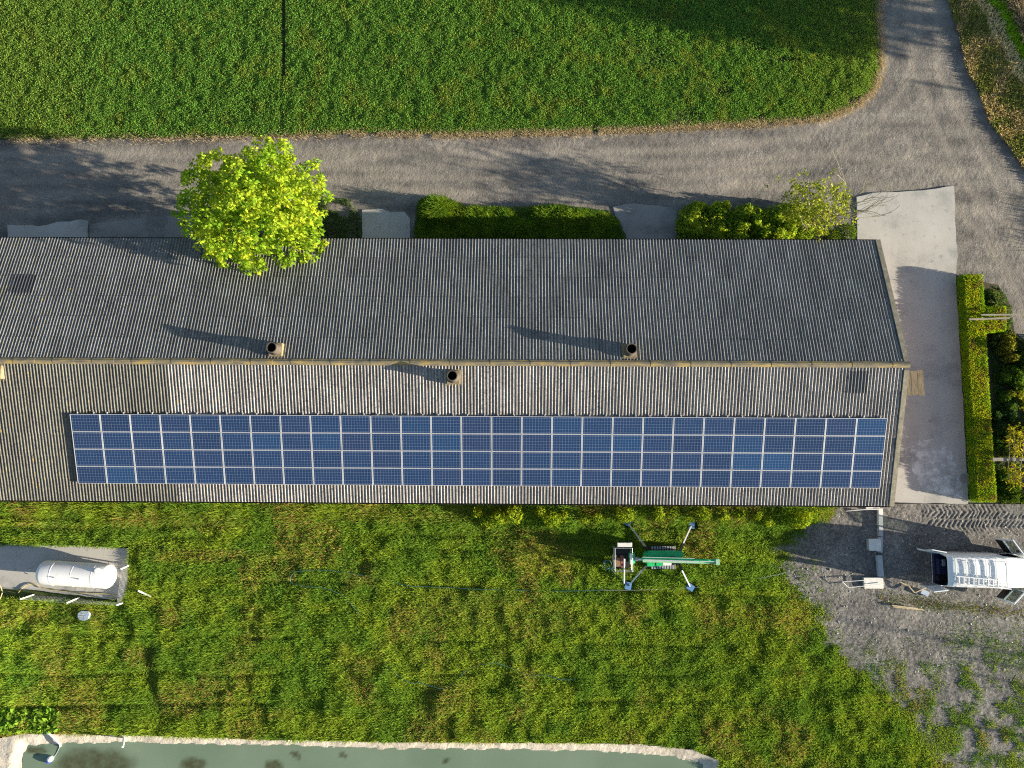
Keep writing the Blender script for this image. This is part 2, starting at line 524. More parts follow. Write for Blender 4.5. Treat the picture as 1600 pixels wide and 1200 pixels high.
def clear_mat():
    m = bpy.data.materials.new('clear_glass'); m.use_nodes = True
    nt = m.node_tree; nt.nodes.clear()
    out = nt.nodes.new('ShaderNodeOutputMaterial'); t = nt.nodes.new('ShaderNodeBsdfTransparent'); t.inputs[0].default_value = (0.62, 0.68, 0.66, 1)
    g = nt.nodes.new('ShaderNodeBsdfGlossy'); g.inputs['Roughness'].default_value = 0.03
    x = nt.nodes.new('ShaderNodeMixShader'); x.inputs[0].default_value = 0.10
    nt.links.new(t.outputs[0], x.inputs[1]); nt.links.new(g.outputs[0], x.inputs[2]); nt.links.new(x.outputs[0], out.inputs[0])
    return m
M_CLEAR = clear_mat()

def cell_mat():
    m, nt, bs = new_mat('solar_cells')
    co = coords(nt)
    sx = nt.nodes.new('ShaderNodeSeparateXYZ'); nt.links.new(co, sx.inputs[0])
    def line(o, pitch, w):
        f = math_(nt, 'FRACT', math_(nt, 'ADD', math_(nt, 'DIVIDE', o, pitch), 100.5))
        f = math_(nt, 'ABSOLUTE', math_(nt, 'SUBTRACT', f, 0.5))
        return math_(nt, 'GREATER_THAN', f, 0.5 - w / pitch / 2)
    lx = line(sx.outputs[0], 0.158, 0.010); ly = line(math_(nt, 'ADD', sx.outputs[1], 0.0), 0.158, 0.010)
    bus = line(math_(nt, 'ADD', sx.outputs[1], 0.0526), 0.0526, 0.003)
    g = math_(nt, 'MAXIMUM', lx, ly)
    inf = nt.nodes.new('ShaderNodeObjectInfo')
    base = ramp(nt, inf.outputs['Random'], [(0.0, (0.005, 0.020, 0.070)), (0.4, (0.006, 0.029, 0.098)), (0.7, (0.011, 0.025, 0.082)), (0.85, (0.007, 0.032, 0.10)), (1.0, (0.006, 0.047, 0.140))])
    # polycrystalline flake
    v = nd(nt, 'ShaderNodeTexVoronoi'); v.inputs['Scale'].default_value = 26.0
    nt.links.new(co, v.inputs['Vector'])
    dirt = noise(nt, coords(nt, 'Object', (0.7, 2.0, 1)), 1.0, 4, 0.6)
    base = mixc(nt, math_(nt, 'MULTIPLY', v.outputs['Color'], 0.35), base, (0.010, 0.05, 0.15))
    c = mixc(nt, math_(nt, 'MULTIPLY', bus, 0.5), base, (0.22, 0.27, 0.36))
    c = mixc(nt, math_(nt, 'MULTIPLY', g, 0.55), c, (0.30, 0.36, 0.46))
    dust = noise(nt, coords(nt, 'Generated'), 3.0, 5, 0.7)
    c = mixc(nt, ramp(nt, dust, [(0.55, (0, 0, 0)), (0.85, (0.10, 0.10, 0.10))]), c, (0.35, 0.36, 0.38))
    nt.links.new(c, bs.inputs['Base Color'])
    bs.inputs['Roughness'].default_value = 0.22
    bs.inputs['Specular IOR Level'].default_value = 0.5
    return m
M_CELL = cell_mat()

def water_mat():
    m, nt, bs = new_mat('pond_water')
    co = coords(nt)
    a = noise(nt, co, 0.25, 3, 0.5)
    c = ramp(nt, a, [(0.35, (0.155, 0.215, 0.15)), (0.65, (0.195, 0.255, 0.185))])
    at = nd(nt, 'ShaderNodeAttribute', attribute_name='Col')
    w = nt.nodes.new('ShaderNodeSeparateColor'); nt.links.new(at.outputs['Color'], w.inputs[0])
    wd = math_(nt, 'MULTIPLY', w.outputs[0], ramp(nt, noise(nt, co, 2.2, 6, 0.7), [(0.3, (0.6, 0.6, 0.6)), (0.6, (1, 1, 1))]))
    c = mixc(nt, math_(nt, 'MULTIPLY', wd, 0.85), c, (0.055, 0.052, 0.02))
    nt.links.new(c, bs.inputs['Base Color'])
    bs.inputs['Roughness'].default_value = 0.12
    bs.inputs['IOR'].default_value = 1.33
    bump(nt, bs, noise(nt, co, 2.5, 3), 0.04, 0.02)
    return m
M_WATER = water_mat()

# ---------------------------------------------------------------- setting: ground sheets
def rag(pts, step=0.35, amp=0.15, scale=0.8, seed=1, z=0.0, skip=()):
    """outline of a ground sheet with an uneven edge"""
    p = [Vector(q) for q in pts]; out = []
    for i in range(len(p)):
        a, b = p[i], p[(i + 1) % len(p)]
        L = (b - a).length; n = max(1, int(L / step)) if L < 120 else 1
        nrm = Vector((-(b - a).y, (b - a).x, 0)).normalized()
        for k in range(n):
            q = a.lerp(b, k / n)
            w = float(vnoise(np.array([q.x]), np.array([q.y]), scale, seed, 3)[0]) - 0.5
            out.append(q + (nrm * (w * 2 * amp) if (k > 0 and i not in skip) else Vector((0, 0, 0))))
    return [(q.x, q.y, z) for q in out]

def sheet(name, pts, z, mat, thick=0.0):
    bm = bmesh.new()
    vs = [bm.verts.new((p[0], p[1], z)) for p in pts]
    f = bm.faces.new(vs)
    if f.normal.z < 0: f.normal_flip()
    f.normal_update()
    if f.normal.z < 0: bmesh.ops.reverse_faces(bm, faces=[f])
    if thick:
        r = bmesh.ops.extrude_face_region(bm, geom=[f])
        bmesh.ops.translate(bm, vec=(0, 0, -thick), verts=[e for e in r['geom'] if isinstance(e, bmesh.types.BMVert)])
        bmesh.ops.recalc_face_normals(bm, faces=bm.faces[:])
    bmesh.ops.triangulate(bm, faces=bm.faces[:])
    me = bpy.data.meshes.new(name); bm.to_mesh(me); bm.free()
    me.materials.append(mat)
    o = bpy.data.objects.new(name, me); COL.objects.link(o)
    return tag(o, kind='structure')

def grid_sheet(name, x0, x1, y0, y1, step, mask, zf, mat, colf=None):
    xs = np.arange(x0, x1 + step, step); ys = np.arange(y0, y1 + step, step)
    X, Y = np.meshgrid(xs, ys)
    Z = zf(X, Y)
    V = np.stack([X, Y, Z], -1).reshape(-1, 3)
    nx = len(xs)
    i = np.arange(len(ys) - 1)[:, None] * nx + np.arange(nx - 1)[None, :]
    F = np.stack([i, i + 1, i + 1 + nx, i + nx], -1).reshape(-1, 4)
    if mask is not None:
        mk = mask(X, Y).reshape(-1)
        F = F[mk[F].all(1)]
        used = np.zeros(len(V), bool); used[F.ravel()] = True
        re = np.cumsum(used) - 1
        V = V[used]; F = re[F]
    c = colf(V[:, 0], V[:, 1]) if colf else None
    o = mesh_obj(name, V, F, mat, smooth=True, col=c)
    return tag(o, kind='structure')

S = 600.0
sheet('ground', [(-S, -S), (S, -S), (S, S), (-S, S)], -0.06, M_PASTURE)

FIELD_EDGE = [(-500, 218), (0, 218), (250, 216), (450, 213), (560, 208), (700, 210), (850, 207), (1000, 202), (1100, 196), (1200, 192), (1290, 184),
              (1340, 164), (1366, 138), (1376, 100), (1373, 60), (1371, 0), (1362, -260)]
FIELD_P = [(-500, -260)] + FIELD_EDGE
field_w = poly(FIELD_P)
ROAD_P = [(-500, 195), (1200, 170), (1345, 120), (1355, 0), (1345, -260), (1492, -260), (1500, 0), (1520, 60), (1534, 112), (1545, 130), (1568, 170), (1596, 222), (1624, 262),
          (1740, 420), (1800, 800), (1520, 795), (1380, 790), (1370, 640), (-500, 640)]
road_w = poly(ROAD_P)
LANES = [poly([(-500, 262), (500, 260), (900, 258), (1130, 252), (1270, 234), (1360, 185), (1408, 110), (1420, 0), (1425, -260)]),
         poly([(-500, 280), (600, 282), (1100, 276), (1330, 262), (1470, 282), (1560, 360), (1620, 470), (1700, 800)]),
         poly([(1445, -260), (1442, 0), (1450, 110), (1490, 200), (1545, 300), (1600, 420), (1700, 700)])]
def lanes(X, Y):
    t = np.zeros_like(X)
    for L_ in LANES:
        d = seg_dist(X, Y, L_) + 0.25 * (vnoise(X, Y, 3.0, 221) - 0.5)
        t = np.maximum(t, np.exp(-((d - 0.85) / 0.30) ** 2))
    return t * (0.55 + 0.6 * vnoise(X, Y, 4.0, 223, 2))
def road_z(X, Y):
    t = lanes(X, Y); rough = 1 - 0.75 * np.clip(t, 0, 1)
    px, py = PX(X, Y)
    ch = np.sin((X * 0.9 + 0.7 * np.abs(((Y * 1.0) % 0.9) - 0.45)) * 2 * np.pi / 0.33) * sstep(0.5, 0.68, vnoise(X, Y, 2.2, 225, 2)) * sstep(780, 950, px)
    return -0.05 + rough * (0.035 * vnoise(X, Y, 0.35, 227, 3) + 0.014 * vnoise(X, Y, 0.16, 229)) + 0.007 * ch
def road_col(x, y):
    t = np.clip(lanes(x, y), 0, 1); return np.stack([t, t, t], -1)
_rx = [p.x for p in road_w]
grid_sheet('road', -34, 42, -10, 44, 0.10, lambda X, Y: inside(X, Y, road_w), road_z, M_ROAD, road_col)
sheet('road', poly([(-500, 195), (-70, 195), (-70, 640), (-500, 640)]), -0.03, M_ROAD)
sheet('field', rag(field_w, 0.4, 0.12, 0.7, 5), 0.006, M_FIELD)

GRAVEL_P = [(1210, 786), (1900, 786), (1900, 1330), (1330, 1330), (1250, 1100), (1180, 960), (1180, 850)]
gravel_w = poly(GRAVEL_P)
gx = [p.x for p in gravel_w]; gy = [p.y for p in gravel_w]
def gravel_z(X, Y):
    px, py = PX(X, Y)
    py = py + 4 * (vnoise(X, Y, 2.0, 3) - 0.5)
    tread = 0
    for yc in (800, 822):
        v = (py - yc) / 25.4
        m = sstep(1425, 1465, px) * sstep(0.46, 0.34, np.abs(v)) * sstep(0.25, 0.5, vnoise(X, Y, 1.3, 8, 2))
        tread = tread + m * 0.02 * np.sin((X + 0.8 * np.abs(v) * (1 if yc == 800 else -1) + 0.25 * vnoise(X, Y, 0.8, 9)) * 2 * np.pi / 0.27)
    return 0.045 + 0.05 * (vnoise(X, Y, 1.2, 21, 4) - 0.4) + 0.035 * (vnoise(X, Y, 0.17, 31, 2) - 0.4) + tread
grid_sheet('gravel', min(gx), max(gx), min(gy), max(gy), 0.06, lambda X, Y: inside(X, Y, gravel_w), gravel_z, M_GRAVEL)

# meadow ground (uneven), pond bank and water
def pond_out(): return [(-120, 1155), (6, 1150), (40, 1143), (250, 1147), (420, 1154), (600, 1157), (850, 1158), (1000, 1160), (1078, 1168), (1122, 1184), (1135, 1400), (-120, 1400)]
WATER_P = [(36, 1185), (44, 1166), (100, 1163), (200, 1160), (300, 1164), (400, 1164), (600, 1171), (800, 1172), (960, 1176), (1050, 1184), (1098, 1194), (1105, 1420), (22, 1420)]
pond_o = poly(pond_out()); water_w = poly(WATER_P)

def grass_cover(x, y):
    """0..1 how thickly grass grows at a place of the yard and meadow"""
    px, py = PX(x, y)
    edge = np.interp(py, [780, 800, 830, 870, 900, 930, 960, 1000, 1040, 1080, 1120, 1200, 1300], [1300, 1300, 1235, 1218, 1218, 1245, 1275, 1300, 1335, 1385, 1425, 1460, 1500])
    wob = (vnoise(x, y, 1.4, 41, 3) - 0.5) * 90 + (vnoise(x, y, 0.4, 42, 2) - 0.5) * 60
    d = 1.0 - sstep(-45, 55, px - edge + wob)
    thin = sstep(0.30, 0.72, vnoise(x, y, 0.75, 43, 4)) * sstep(970, 1080, py + (px - 1400) * 0.2) * (0.85 + 0.5 * sstep(1040, 1180, py))
    ridge = np.exp(-((py - (935 + (px - 1390) * 0.115)) / 9.0) ** 2) * (px > 1372) * 0.6
    d = np.maximum(d, np.maximum(thin, ridge))
    tankpad = inside(px, py, [(-300, 846), (203, 855), (200, 928), (192, 940), (-300, 925)])
    d = np.where(tankpad, 0, d)
    d = np.where(inside(x, y, pond_o), 0, d)
    track = np.exp(-((py - np.interp(px, [0, 210, 330, 470], [845, 853, 866, 886])) / 10.0) ** 2) * ((px > 190) & (px < 470))
    return d * (1 - 0.7 * track * (0.4 + 0.8 * vnoise(x, y, 0.5, 231, 2)))

def grass_h(x, y):
    px, py = PX(x, y)
    h = 0.09 + 0.21 * vnoise(x, y, 0.55, 51, 3) ** 1.4 + 0.09 * sstep(0.5, 0.75, vnoise(x, y, 2.0, 53, 2))
    wall = sstep(832, 796, py + 10 * (vnoise(x, y, 0.9, 57) - 0.5))
    h = h + wall * (0.30 + 0.35 * vnoise(x, y, 0.7, 59, 2)) * (0.5 + 0.5 * sstep(600, 1000, px))
    ditch = np.exp(-((px - np.interp(py, [980, 1030, 1120], [240, 232, 250])) / 15.0) ** 2) * sstep(985, 1025, py) * sstep(1135, 1095, py)
    ditch = np.maximum(ditch, np.exp(-(((px - 670) / 26) ** 2 + ((py - 1078) / 17) ** 2)))
    for fx_, fy_ in ((981, 815), (1081, 818), (982, 916), (1079, 919)):
        ditch = np.maximum(ditch, 1 - sstep(8, 15, np.hypot(px - fx_, py - fy_)))
    edge = np.interp(py, [780, 800, 830, 870, 900, 930, 960, 1000, 1040, 1080, 1120, 1200, 1300], [1300, 1300, 1235, 1218, 1218, 1245, 1275, 1300, 1335, 1385, 1425, 1460, 1500])
    band = np.zeros_like(px)
    for y0_, sl_ in ((836, 0.04), (858, 0.05), (915, 0.03), (1000, 0.02), (1052, 0.0), (1096, -0.01)):
        band = np.maximum(band, np.exp(-((py - y0_ - (px - 700) * sl_ - 8 * (vnoise(x, y, 3.0, 233) - 0.5)) / 4.5) ** 2) * sstep(0.35, 0.6, vnoise(x, y, 4.0, 235)))
    h = h * (1 - 0.6 * band) + 0.10 * np.roll(band, 0) * 0
    h = h * (1 - 0.78 * sstep(-45, 25, px - edge))
    return np.clip(h * (1 - 0.85 * ditch), 0.02, 2), ditch

def meadow_z(X, Y):
    h, d = grass_h(X, Y)
    return 0.02 + 0.45 * h - 0.0 * d
MEADOW_P = [(-220, 780), (1330, 780), (1330, 800), (1260, 830), (1250, 900), (1300, 960), (1350, 1010), (1420, 1080), (1480, 1200), (1540, 1330), (-220, 1330)]
meadow_w = poly(MEADOW_P)
mx = [p.x for p in meadow_w]; my = [p.y for p in meadow_w]
tankpad_w = poly([(-300, 849), (200, 858), (197, 926), (188, 936), (-300, 920)])
grid_sheet('meadow', min(mx), max(mx), min(my), max(my), 0.16,
           lambda X, Y: inside(X, Y, meadow_w) & ~inside(X, Y, pond_o) & ~inside(X, Y, tankpad_w) & (grass_cover(X, Y) > 0.25), meadow_z, M_MEADOW)

def bank_z(X, Y):
    dw = seg_dist(X, Y, water_w, True)
    inw = inside(X, Y, water_w)
    up = sstep(0.0, 0.7, dw)
    return np.where(inw, -0.03 - 0.0 * dw, 0.03 + 0.20 * up + 0.05 * (vnoise(X, Y, 0.35, 61, 3) - 0.5))
px_ = [p.x for p in pond_o]; py_ = [p.y for p in pond_o]
def bank_mask(X, Y):
    wob = 0.10 * (vnoise(X, Y, 0.6, 63, 3) - 0.5)
    return inside(X + wob, Y + wob, pond_o) & (~inside(X, Y, water_w) | (seg_dist(X, Y, water_w, True) < 0.3))
grid_sheet('bank', min(px_) - 0.3, max(px_) + 0.3, min(py_), max(py_) + 0.3, 0.05, bank_mask, bank_z, M_BANK)
def weed(x, y):
    px, py = PX(x, y)
    px = px + 26 * (vnoise(x, y, 0.7, 71, 3) - 0.5); py = py + 16 * (vnoise(x, y, 0.7, 72, 3) - 0.5)
    c = np.zeros_like(px)
    for cx, cy, rx, ry in ((150, 1196, 64, 30), (300, 1195, 22, 14), (425, 1198, 14, 9), (462, 1180, 7, 6), (536, 1181, 7, 6), (60, 1172, 18, 8), (702, 1190, 6, 6), (170, 1230, 80, 25)):
        c = np.maximum(c, 1 - sstep(0.6, 1.15, np.hypot((px - cx) / rx, (py - cy) / ry)))
    return np.stack([c, c, c], -1)
wx = [p.x for p in water_w]; wy = [p.y for p in water_w]
grid_sheet('water', min(wx), max(wx), min(wy), max(wy), 0.16, lambda X, Y: inside(X, Y, water_w) | (seg_dist(X, Y, water_w, True) < 0.25),
           lambda X, Y: 0.0 * X + 0.035, M_WATER, weed)

# concrete slabs
APRON = [(1338, 308), (1362, 302), (1440, 298), (1490, 291), (1492, 350), (1496, 400), (1493, 430), (1500, 560), (1508, 700), (1512, 788), (1380, 784), (1380, 640), (1340, 400)]
tag(sheet('pavement', rag(poly(APRON), 0.5, 0.06, 0.5, 9), 0.05, M_CONC, 0.12), kind='structure')
tag(sheet('pavement', rag(poly([(1420, 690), (1470, 680), (1500, 742), (1504, 778), (1440, 768), (1424, 735)], 0), 0.3, 0.22, 0.5, 19), 0.0545, M_CONC_WHITE), kind='structure')
for pts, mt in (([(12, 352), (60, 354), (90, 347), (128, 343), (138, 345), (138, 420), (12, 420)], M_CONC),
                ([(140, 350), (190, 345), (240, 340), (278, 337), (310, 336), (312, 420), (140, 420)], M_CONC_WORN),
                ([(566, 328), (592, 326), (610, 332), (632, 331), (641, 342), (640, 420), (566, 420)], M_CONC),
                ([(958, 323), (985, 318), (1048, 324), (1058, 332), (1056, 420), (985, 420)], M_CONC_WORN)):
    sheet('pavement', rag(poly(pts), 0.35, 0.10, 0.5, len(pts)), 0.03, mt, 0.06)
sheet('pavement', rag(poly([(-300, 843), (50, 847), (120, 851), (203, 857), (200, 932), (188, 938), (60, 922), (-300, 905)]), 0.4, 0.06, 0.5, 4), 0.06, M_CONC, 0.12)
MANHOLE = G(1507, 748, 0.06)

# ---------------------------------------------------------------- barn
YAW = -0.0049
XE, YR, HW, TA, HE = 21.155, 5.346, 7.565, 0.3115, 3.0
XW = -44.0
HR = HE + HW * TA
ANG = math.atan(TA)
barn = thing('barn', 'long low barn with weathered corrugated grey roof carrying rows of solar panels', 'barn', (0, YR, 0), YAW)
CA, SA = math.cos(ANG), math.sin(ANG)
PITCHC, AMP = 0.177, 0.034
OV = 0.12

def slope_pt(x, s, side, n=0.0):
    """barn-local point: x along the ridge, s metres down the slope, n above the sheeting; side +1 north, -1 south"""
    return (x, side * (s * CA + n * SA), HR - s * SA + n * CA)

SL = HW / CA
def corrugated(name, x0, x1, s0, s1, side, mat, lift=0.0, course=1.32, per=8, seed=0):
    nx = int((x1 - x0) / PITCHC * per) + 1
    xs = x0 + np.arange(nx) * PITCHC / per
    V = []; F = []; A = []
    nb = 0; s = s0; k = 0
    while s < s1 - 1e-3:
        e = min(s + course, s1)
        shx = np.floor((xs[:-1] - x0) / (PITCHC * 6)).astype(int)
        tint = hash2(shx, np.full_like(shx, k), 300 + seed)
        drift = (hash2(shx, np.full_like(shx, k), 500 + seed) - 0.5) * 0.006
        drift = np.append(drift, drift[-1])
        for ss, up in ((s, 0.0), (e + (0.05 if e < s1 else 0), 0.015)):
            n = AMP * np.cos(2 * np.pi * (xs - XW) / PITCHC) + lift + up + 0.004 + drift
            V.append(np.stack([xs, side * (ss * CA + n * SA), HR - ss * SA + n * CA], -1))
        i = np.arange(nx - 1)
        f = np.stack([nb + i, nb + i + 1, nb + nx + i + 1, nb + nx + i], -1)
        if side > 0: f = f[:, ::-1]
        F.append(f); A.append(tint)
        nb += 2 * nx; s = e; k += 1
    o = mesh_obj(name, np.concatenate(V), np.concatenate(F)[:, ::-1], mat, barn, smooth=True, fattr=np.concatenate(A))
    return o

XSPLIT = -19.33
n_roof = corrugated('roof_slope', XW, XE - 0.2, 0.09, SL + OV, 1, M_ROOF_N, seed=1)
s_west = corrugated('roof_slope', XW, XSPLIT, 0.09, SL + OV, -1, M_ROOF_W, seed=2)
tag(s_west, 'greyed lichen-spotted west end of the sunny roof slope')
s_east = corrugated('roof_slope', XSPLIT, XE - 0.2, 0.09, SL + OV, -1, M_ROOF_S, seed=3)
tag(n_roof, 'dark weathered corrugated slope facing the road')
tag(s_east, 'paler corrugated slope under the solar panels')

def to_slope(px, py, side):
    """site survey: pixel on a roof slope to (x, s)"""
    z = HR - 0.5
    for _ in range(30):
        w = G(px, py, z)
        lx = math.cos(YAW) * w.x + math.sin(YAW) * (w.y - YR); ly = -math.sin(YAW) * w.x + math.cos(YAW) * (w.y - YR)
        z = HR - abs(ly) * TA
    return lx, abs(ly) / CA

M_SKYL = paint('dark_rooflight', (0.085, 0.085, 0.095), 0.8, var=0.2, spec=0.1)
M_SKYL2 = paint('faint_rooflight', (0.13, 0.13, 0.135), 0.8, var=0.2, spec=0.1)
for a, b, sd in (((25, 430), (50, 458), 1), ((1327, 580), (1354, 614), -1)):
    xa, sa = to_slope(*a, sd); xb, sb = to_slope(*b, sd)
    sk = corrugated('skylight', XW + round((xa - XW) / PITCHC) * PITCHC, XW + round((xb - XW) / PITCHC) * PITCHC, min(sa, sb), max(sa, sb), sd, M_SKYL if sd > 0 else M_SKYL2, lift=0.02, course=5)
    tag(sk, 'dark translucent rooflight sheet' if sd > 0 else 'faint grey rooflight sheet')

# ridge cap of overlapping pieces
mb = MB()
x = XW
k = 0
while x < XE - 0.05:
    e = min(x + 1.09, XE - 0.02)
    up = 0.012 if k % 2 else 0.0
    prof = [(-0.17, -0.17 * TA + 0.055), (-0.10, -0.10 * TA + 0.075), (-0.05, 0.085), (0.05, 0.085), (0.10, -0.10 * TA + 0.075), (0.17, -0.17 * TA + 0.055), (0.17, -0.17 * TA + 0.035), (0, 0.05), (-0.17, -0.17 * TA + 0.035)]
    n = len(prof)
    vs = [(x - (0.05 if k % 2 else 0), y, HR + z + up) for y, z in prof] + [(e + (0.05 if k % 2 else 0), y, HR + z + up) for y, z in prof]
    mb.add(vs, [(i, (i + 1) % n, n + (i + 1) % n, n + i) for i in range(n)] + [tuple(range(n)), tuple(range(2 * n - 1, n - 1, -1))])
    x = e; k += 1
mb.build('ridge_cap', M_RIDGE, barn)
# verge strips at both gable ends, gutters, walls
M_BARGE = paint('lichened_verge', (0.22, 0.20, 0.15), 0.9, var=0.35, scale=4, b=0.4)
for xe in (XE - 0.14, XW + 0.1):
    for sd in (1, -1):
        mb = MB()
        a = Vector(slope_pt(xe, 0.28, sd, 0.055)); b = Vector(slope_pt(xe, SL + OV + 0.02, sd, 0.055))
        mb.bar(a, b, 0.24, 0.035, up=(0, sd * SA, CA))
        sg = 1 if xe > 0 else -1
        mb.bar(a + Vector((sg * 0.135, 0, -0.11)), b + Vector((sg * 0.135, 0, -0.11)), 0.028, 0.24, up=(0, sd * SA, CA))
        mb.build('barge_board', M_BARGE, barn)
for sd in (1, -1):
    p = Vector(slope_pt(0, SL + OV + 0.05, sd, -0.07))
    mb = MB()
    ring = [(math.cos(a) * 0.075, math.sin(a) * 0.075) for a in np.linspace(math.pi, 2 * math.pi, 9)]
    ring += [(math.cos(a) * 0.068, math.sin(a) * 0.068) for a in np.linspace(2 * math.pi, math.pi, 9)]
    n = len(ring)
    mb.add([(XW, p.y + a, p.z + b) for a, b in ring] + [(XE - 0.1, p.y + a, p.z + b) for a, b in ring], [(i, (i + 1) % n, n + (i + 1) % n, n + i) for i in range(n)])
    mb.build('gutter', M_GUTTER, barn)
WI = 0.30
mb = MB()
yw = HW - WI
mb.box(((XW + XE) / 2, yw, (HE + 0.0) / 2), (XE - XW - 2 * WI, 0.24, HE))
mb.box(((XW + XE) / 2, -yw, (HE + 0.0) / 2), (XE - XW - 2 * WI, 0.24, HE))
for xe in (XE - WI, XW + WI):
    pr = [(-yw + 0.12, 0), (yw - 0.12, 0), (yw - 0.12, HE), (0, HR - 0.12), (-yw + 0.12, HE)]
    vs = [(xe - 0.12, a, b) for a, b in pr] + [(xe + 0.12, a, b) for a, b in pr]
    mb.add(vs, [(0, 1, 2, 3, 4), (9, 8, 7, 6, 5)] + [(i, (i + 1) % 5, 5 + (i + 1) % 5, 5 + i) for i in range(5)])
mb.build('wall', M_BRICK, barn)

# roof vents
M_VENTBASE = paint('vent_base', (0.22, 0.18, 0.11), 0.9, var=0.35, scale=5, b=0.4)
M_FLUE_IN = paint('black_flue', (0.02, 0.016, 0.014), 0.9)  # near-black inside of the vent pipe
M_PIPE = paint('vent_pipe', (0.085, 0.07, 0.055), 0.85, var=0.3)
def vent(px, py, sd, label):
    x, s = to_slope(px, py, sd)
    v = bpy.data.objects.new('roof_vent', None); COL.objects.link(v); v.parent = barn
    v.location = slope_pt(x, s, sd, 0.0)
    tag(v, label)
    mb = MB(); mb.box((0, 0, 0.06), (0.72, 0.72, 0.46), bev=0.02)
    mb.add([(-0.43, -0.43, -sd * -0.43 * TA * 1 + 0.035), (0.43, -0.43, sd * 0.43 * TA + 0.035), (0.43, 0.43, -sd * 0.43 * TA + 0.035), (-0.43, 0.43, -sd * 0.43 * TA + 0.035)], [(0, 1, 2, 3)])
    mb.build('vent_base', M_VENTBASE, v)
    mb = MB()
    prof = [(0.29, 0.34), (0.36, 0.30), (0.42, 0.265), (0.86, 0.265), (0.88, 0.29), (0.93, 0.29), (0.93, 0.245)]
    Mz = Matrix.Rotation(-math.pi / 2, 4, 'Y')
    mb.revolve(prof, 24, Mz); mb.build('flue', M_PIPE, v, True)
    mb = MB(); mb.revolve([(0.93, 0.244), (0.30, 0.24), (0.30, 0.001)], 24, Mz); mb.build('flue_lining', M_FLUE_IN, v, True)
vent(433, 547, 1, 'roof vent on the road side slope above the tree')
vent(983, 549, 1, 'roof vent on the road side slope, the one furthest right')
vent(709, 590, -1, 'roof vent just below the ridge on the panel side')
vent(-3, 582, -1, 'roof vent cut by the left edge of the picture')

# slatted timber canopy on the east gable
z = 2.35
a, b = G(1424, 578, z), G(1447, 617, z)
def to_barn(w):
    return Vector((math.cos(YAW) * w.x + math.sin(YAW) * (w.y - YR), -math.sin(YAW) * w.x + math.cos(YAW) * (w.y - YR), w.z))
a = to_barn(a); b = to_barn(b)
can = bpy.data.objects.new('door_canopy', None); COL.objects.link(can); can.parent = barn
tag(can, 'slatted weathered timber canopy jutting from the gable')
mb = MB(); nb = 7; xl = XE - WI + 0.125; w = (b.x - xl) / nb
for i in range(nb):
    mb.box((xl + w * (i + 0.5), (a.y + b.y) / 2 + random.uniform(-0.03, 0.03), z - 0.05 * i * w), (w * 0.86, a.y - b.y + random.uniform(-0.05, 0.05), 0.035))
mb.build('canopy_board', M_WOOD, can)
mb = MB()
for yy in (a.y - 0.12, b.y + 0.12):
    mb.bar((xl, yy, z - 0.07), (b.x - 0.02, yy, z - 0.14), 0.06, 0.09)
    mb.bar((xl, yy, z - 0.7), (b.x - 0.15, yy, z - 0.15), 0.06, 0.06)
mb.build('canopy_bracket', M_WOOD, can)

# ---------------------------------------------------------------- solar panels
NC, NR = 27, 4
PXL, PS = -24.870, 2.952
CW, RH = 45.1 / NC, 4.03 / NR
PW, PH = CW - 0.018, RH - 0.016
def ordw(i):
    return ['first', 'second', 'third', 'fourth', 'fifth', 'sixth', 'seventh', 'eighth', 'ninth', 'tenth', 'eleventh', 'twelfth', 'thirteenth', 'middle'][i]
fm = MB()
fx, fy, ft = 0.032, 0.019, 0.04
fm.box((0, PH / 2 - fy / 2, ft / 2), (PW, fy, ft)); fm.box((0, -PH / 2 + fy / 2, ft / 2), (PW, fy, ft))
fm.box((PW / 2 - fx / 2, 0, ft / 2), (fx, PH - 2 * fy, ft)); fm.box((-PW / 2 + fx / 2, 0, ft / 2), (fx, PH - 2 * fy, ft))
frame0 = fm.build('panel_frame', M_FRAMEALU)
cm = MB(); cm.box((0, 0, 0.024), (PW - 2 * fx + 0.004, PH - 2 * fy + 0.004, 0.02))
cell0 = cm.build('cell_sheet', M_CELL)
MB_BARN = Matrix.Translation((0, YR, 0)) @ Matrix.Rotation(YAW, 4, 'Z')
ROWN = ['top row nearest the ridge', 'second row below the ridge', 'third row, above the lowest row,', 'lowest row nearest the eave']
first = True
for r in range(NR):
    for c in range(NC):
        k = c if c <= 13 else NC - 1 - c
        if c == 13: lab = 'blue solar panel exactly midway along the %s' % ROWN[r]
        else: lab = 'blue solar panel, %s from the %s end of the %s' % (ordw(k), 'left' if c < 13 else 'right', ROWN[r])
        lab = lab.replace(' the third row, above the lowest row,', ' the third row down from the ridge')
        p = bpy.data.objects.new('solar_panel', None); p.empty_display_size = 0.3; COL.objects.link(p)
        tag(p, lab, 'solar panel', 'solar panels on the barn roof')
        loc = slope_pt(PXL + CW * (c + 0.5), PS + RH * (r + 0.5), -1, 0.125)
        p.matrix_world = MB_BARN @ Matrix.Translation(loc) @ Matrix.Rotation(ANG + random.gauss(0, 0.004), 4, 'X') @ Matrix.Rotation(random.gauss(0, 0.003), 4, 'Y')
        f = frame0 if first else frame0.copy(); g = cell0 if first else cell0.copy()
        if not first: COL.objects.link(f); COL.objects.link(g)
        f.parent = p; g.parent = p
        first = False
rack = thing('mounting_rack', 'aluminium mounting rails under the solar panels, tips showing along the top edge', 'rack')
rack.matrix_world = MB_BARN
